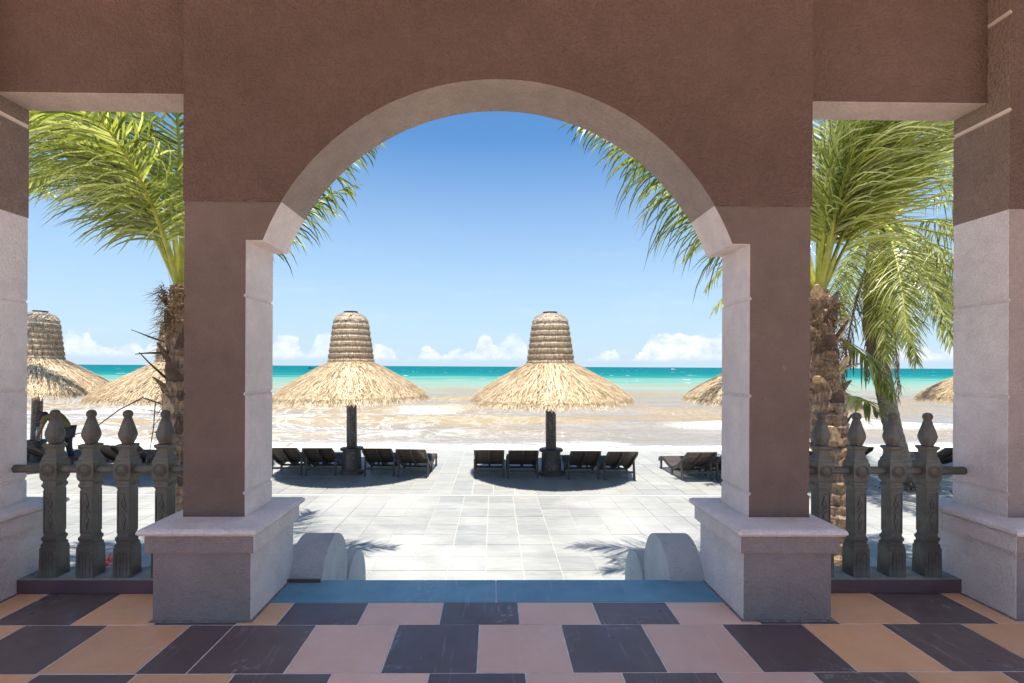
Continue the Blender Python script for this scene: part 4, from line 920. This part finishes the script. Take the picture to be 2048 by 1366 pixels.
skin_obj('trousers', [(0.01, 0, .90), (-.02, -.10, .86), (-.05, -.12, .48), (.02, -.12, .12), (-.02, .10, .86), (-.03, .12, .48), (.06, .12, .12)], [(0, 1), (1, 2), (2, 3), (0, 4), (4, 5), (5, 6)], [(.14, .165), .10, .075, .06, .10, .075, .06], M['trouser'], PX)
q = MB(); q.lathe([(.104, -.01), (.112, .02), (.112, .05), (.098, .085), (.06, .112), (.01, .12)], 20); cp = q.build('cap', M['purple'], PX, smooth=True, loc=(-.545, -.01, 1.235)); cp.rotation_euler = (0, R(-38), 0)
q = MB(); q.boxc((-.12, 0, .0), (.06, 0, -.01), (0, .07, 0), (0, 0, .005)); q.build('cap_peak', M['purple'], cp, bevel=.004)
for s_ in (-1, 1):
    for f_ in range(5):
        q = MB(); x0 = -.60+.012*(s_); y0 = s_*.15+(f_-2)*.016; ln = [.05, .075, .082, .075, .06][f_]
        if f_ == 0: q.tube([(x0, y0, .70), (x0-.02, y0-.02, .675), (x0-.025, y0-.022, .65)], [.012, .010, .007], 6)
        else: q.tube([(x0, y0, .69), (x0-.005, y0, .69-ln*.5), (x0+.008, y0, .69-ln)], [.010, .009, .006], 6)
        q.build('finger', M['skin'], PX, smooth=True)
# bottle on the umbrella base
m, n, bs = new_mat('clear plastic'); bs.inputs['Base Color'].default_value = (.85, .92, .95, 1); bs.inputs['Transmission Weight'].default_value = .75; bs.inputs['Roughness'].default_value = .1; bs.inputs['IOR'].default_value = 1.2
M['plastic'] = m; M['teal'] = simple('teal plastic', (.03, .30, .36), .4, .1); M['paper'] = simple('white label', (.75, .77, .8), .7, .05)
q = MB(); q.lathe([(.045, 0), (.05, .01), (.05, .10), (.047, .13), (.05, .16), (.05, .22), (.04, .27), (.018, .31), (.017, .325)], 20)
bo = q.build('water_bottle', M['plastic'], smooth=True, loc=(-11.49, 13.02, TZ+.618)); tag(bo, 'clear water bottle with teal cap standing on the base of the leftmost umbrella', 'bottle')
q = MB(); q.lathe([(.0508, .11), (.0508, .19)], 20, cap=False); q.build('bottle_label', M['paper'], bo, smooth=True)
q = MB(); q.lathe([(.032, .295), (.034, .30), (.034, .355), (.030, .36)], 16); q.build('bottle_cap', M['teal'], bo)
# red flowering plant in the paving by the left palm
M['petal'] = simple('bright red petal', (.60, .02, .015), .5, .3, 20); M['pink'] = simple('pale pink bud', (.55, .25, .22), .6, .2, 20)
RP = tag(empty('flowering_plant', (-4.52, 5.9, TZ)), 'clump of bright red flowers seen between the second and third left balusters', 'plant')
q = MB(); rs = random.Random(9)
for k in range(260):
    a = rs.uniform(0, 6.28); e = rs.uniform(.1, 1.4); r_ = rs.uniform(.04, .15); p = Vector((r_*math.cos(a), r_*math.sin(a), .16+.15*rs.random())); d_ = Vector((math.cos(a)*math.cos(e), math.sin(a)*math.cos(e), math.sin(e))); s_ = d_.cross(Vector((0, 0, 1))).normalized()*.013; l_ = rs.uniform(.03, .06)
    q.add([p, p+d_*l_*.5+s_, p+d_*l_, p+d_*l_*.5-s_], [(0, 1, 2, 3)], 0)
tag(q.build('flowers', M['petal'], RP, merge=False), kind='stuff')
q = MB()
for k in range(16):
    a = rs.uniform(0, 6.28); P_ = [Vector((0, 0, 0))+Vector((math.cos(a), math.sin(a), 0))*.03]; d_ = Vector((math.cos(a)*.3, math.sin(a)*.3, 1)).normalized()
    for j in range(6): P_.append(P_[-1]+d_*.075); d_ = (d_+Vector((math.cos(a)*.16, math.sin(a)*.16, -.10))).normalized()
    for j in range(6):
        wv = Vector((-math.sin(a), math.cos(a), 0))*.014*(1-j/6.5); w2 = Vector((-math.sin(a), math.cos(a), 0))*.014*(1-(j+1)/6.5)
        q.add([P_[j]-wv, P_[j]+wv, P_[j+1]+w2, P_[j+1]-w2], [(0, 1, 2, 3)], 0, rs.random())
q.build('leaves', M['leaf'], RP, merge=False)
q = MB(); q.tube([(-.03, -.08, .2), (-.04, -.1, .34), (-.035, -.1, .40)], [.012, .02, .024], 8); q.lathe([(.02, .40), (.03, .42), (.028, .45), (.01, .465)], 10, c=(-.035, -.1)); q.build('bud', M['pink'], RP, smooth=True)
q = MB(); q.tube([(-.5, 0, .10), (-.3, .02, .12), (-.05, .03, .07), (.25, 0, .03)], [.008, .02, .024, .028], 7, flat=.6)
tag(q.build('fallen_stalk', M['deadstalk'], loc=(-4.95, 5.9, TZ+.03)), 'dry fallen palm stalk lying on the white paving behind the left balusters', 'palm stalk')
# litter and stones at the coconut palm
q = MB(); rs = random.Random(12)
for k in range(420):
    r_ = abs(rs.gauss(0, .28)); a = rs.uniform(0, 6.28); p = Vector((r_*math.cos(a)*1.4, r_*math.sin(a), .16*math.exp(-(r_/.3)**2)*rs.random()+.015)); u = Vector((rs.gauss(0, 1), rs.gauss(0, 1), rs.gauss(0, .4))).normalized()*rs.uniform(.02, .06); v_ = Vector((rs.gauss(0, 1), rs.gauss(0, 1), rs.gauss(0, .4))).normalized()*rs.uniform(.008, .02)
    q.add([p-u, p+v_, p+u, p-v_], [(0, 1, 2, 3)], 0, rs.random())
tag(q.build('leaf_litter', M['deadleaf'], loc=(8.8, 10.5, TZ), merge=False), 'heap of dry leaf litter around the foot of the coconut palm', 'leaf litter', kind='stuff')
# two tiny fishing boats on the horizon
M['hull'] = simple('dark blue boat hull', (.05, .10, .16), .6, .1); M['cabin'] = simple('white boat cabin', (.7, .7, .7), .6, .05)
for k, (x, y, lab) in enumerate([(-215, 600, 'tiny dark fishing boat on the horizon left of the centre left umbrella'), (215, 610, 'tiny pale fishing boat on the horizon right of the centre right umbrella')]):
    bt = tag(empty('fishing_boat', (x, y, SZ)), lab, 'boat', 'fishing boats on the horizon')
    q = MB(); hull = [(-3.2, 0, .9), (-2.2, -.9, .8), (1.5, -1, .8), (3, -.6, 1.0), (3.9, 0, 1.4), (3, .6, 1.0), (1.5, 1, .8), (-2.2, .9, .8)]; keel = [(p[0]*.8, p[1]*.45, -.2) for p in hull]
    q.add(hull+keel, [tuple(range(8))]+[(i, (i+1) % 8, 8+(i+1) % 8, 8+i) for i in range(8)]); q.build('hull', M['hull'] if k == 0 else M['cabin'], bt)
    q = MB(); q.box(-1.8, .2, -.6, .6, .8, 2.1); q.build('cabin', M['cabin'] if k else M['hull'], bt, bevel=.05)
    q = MB(); q.tube([(.8, 0, .8), (.8, 0, 3.4)], .05, 6); q.build('mast', M['hull'], bt)
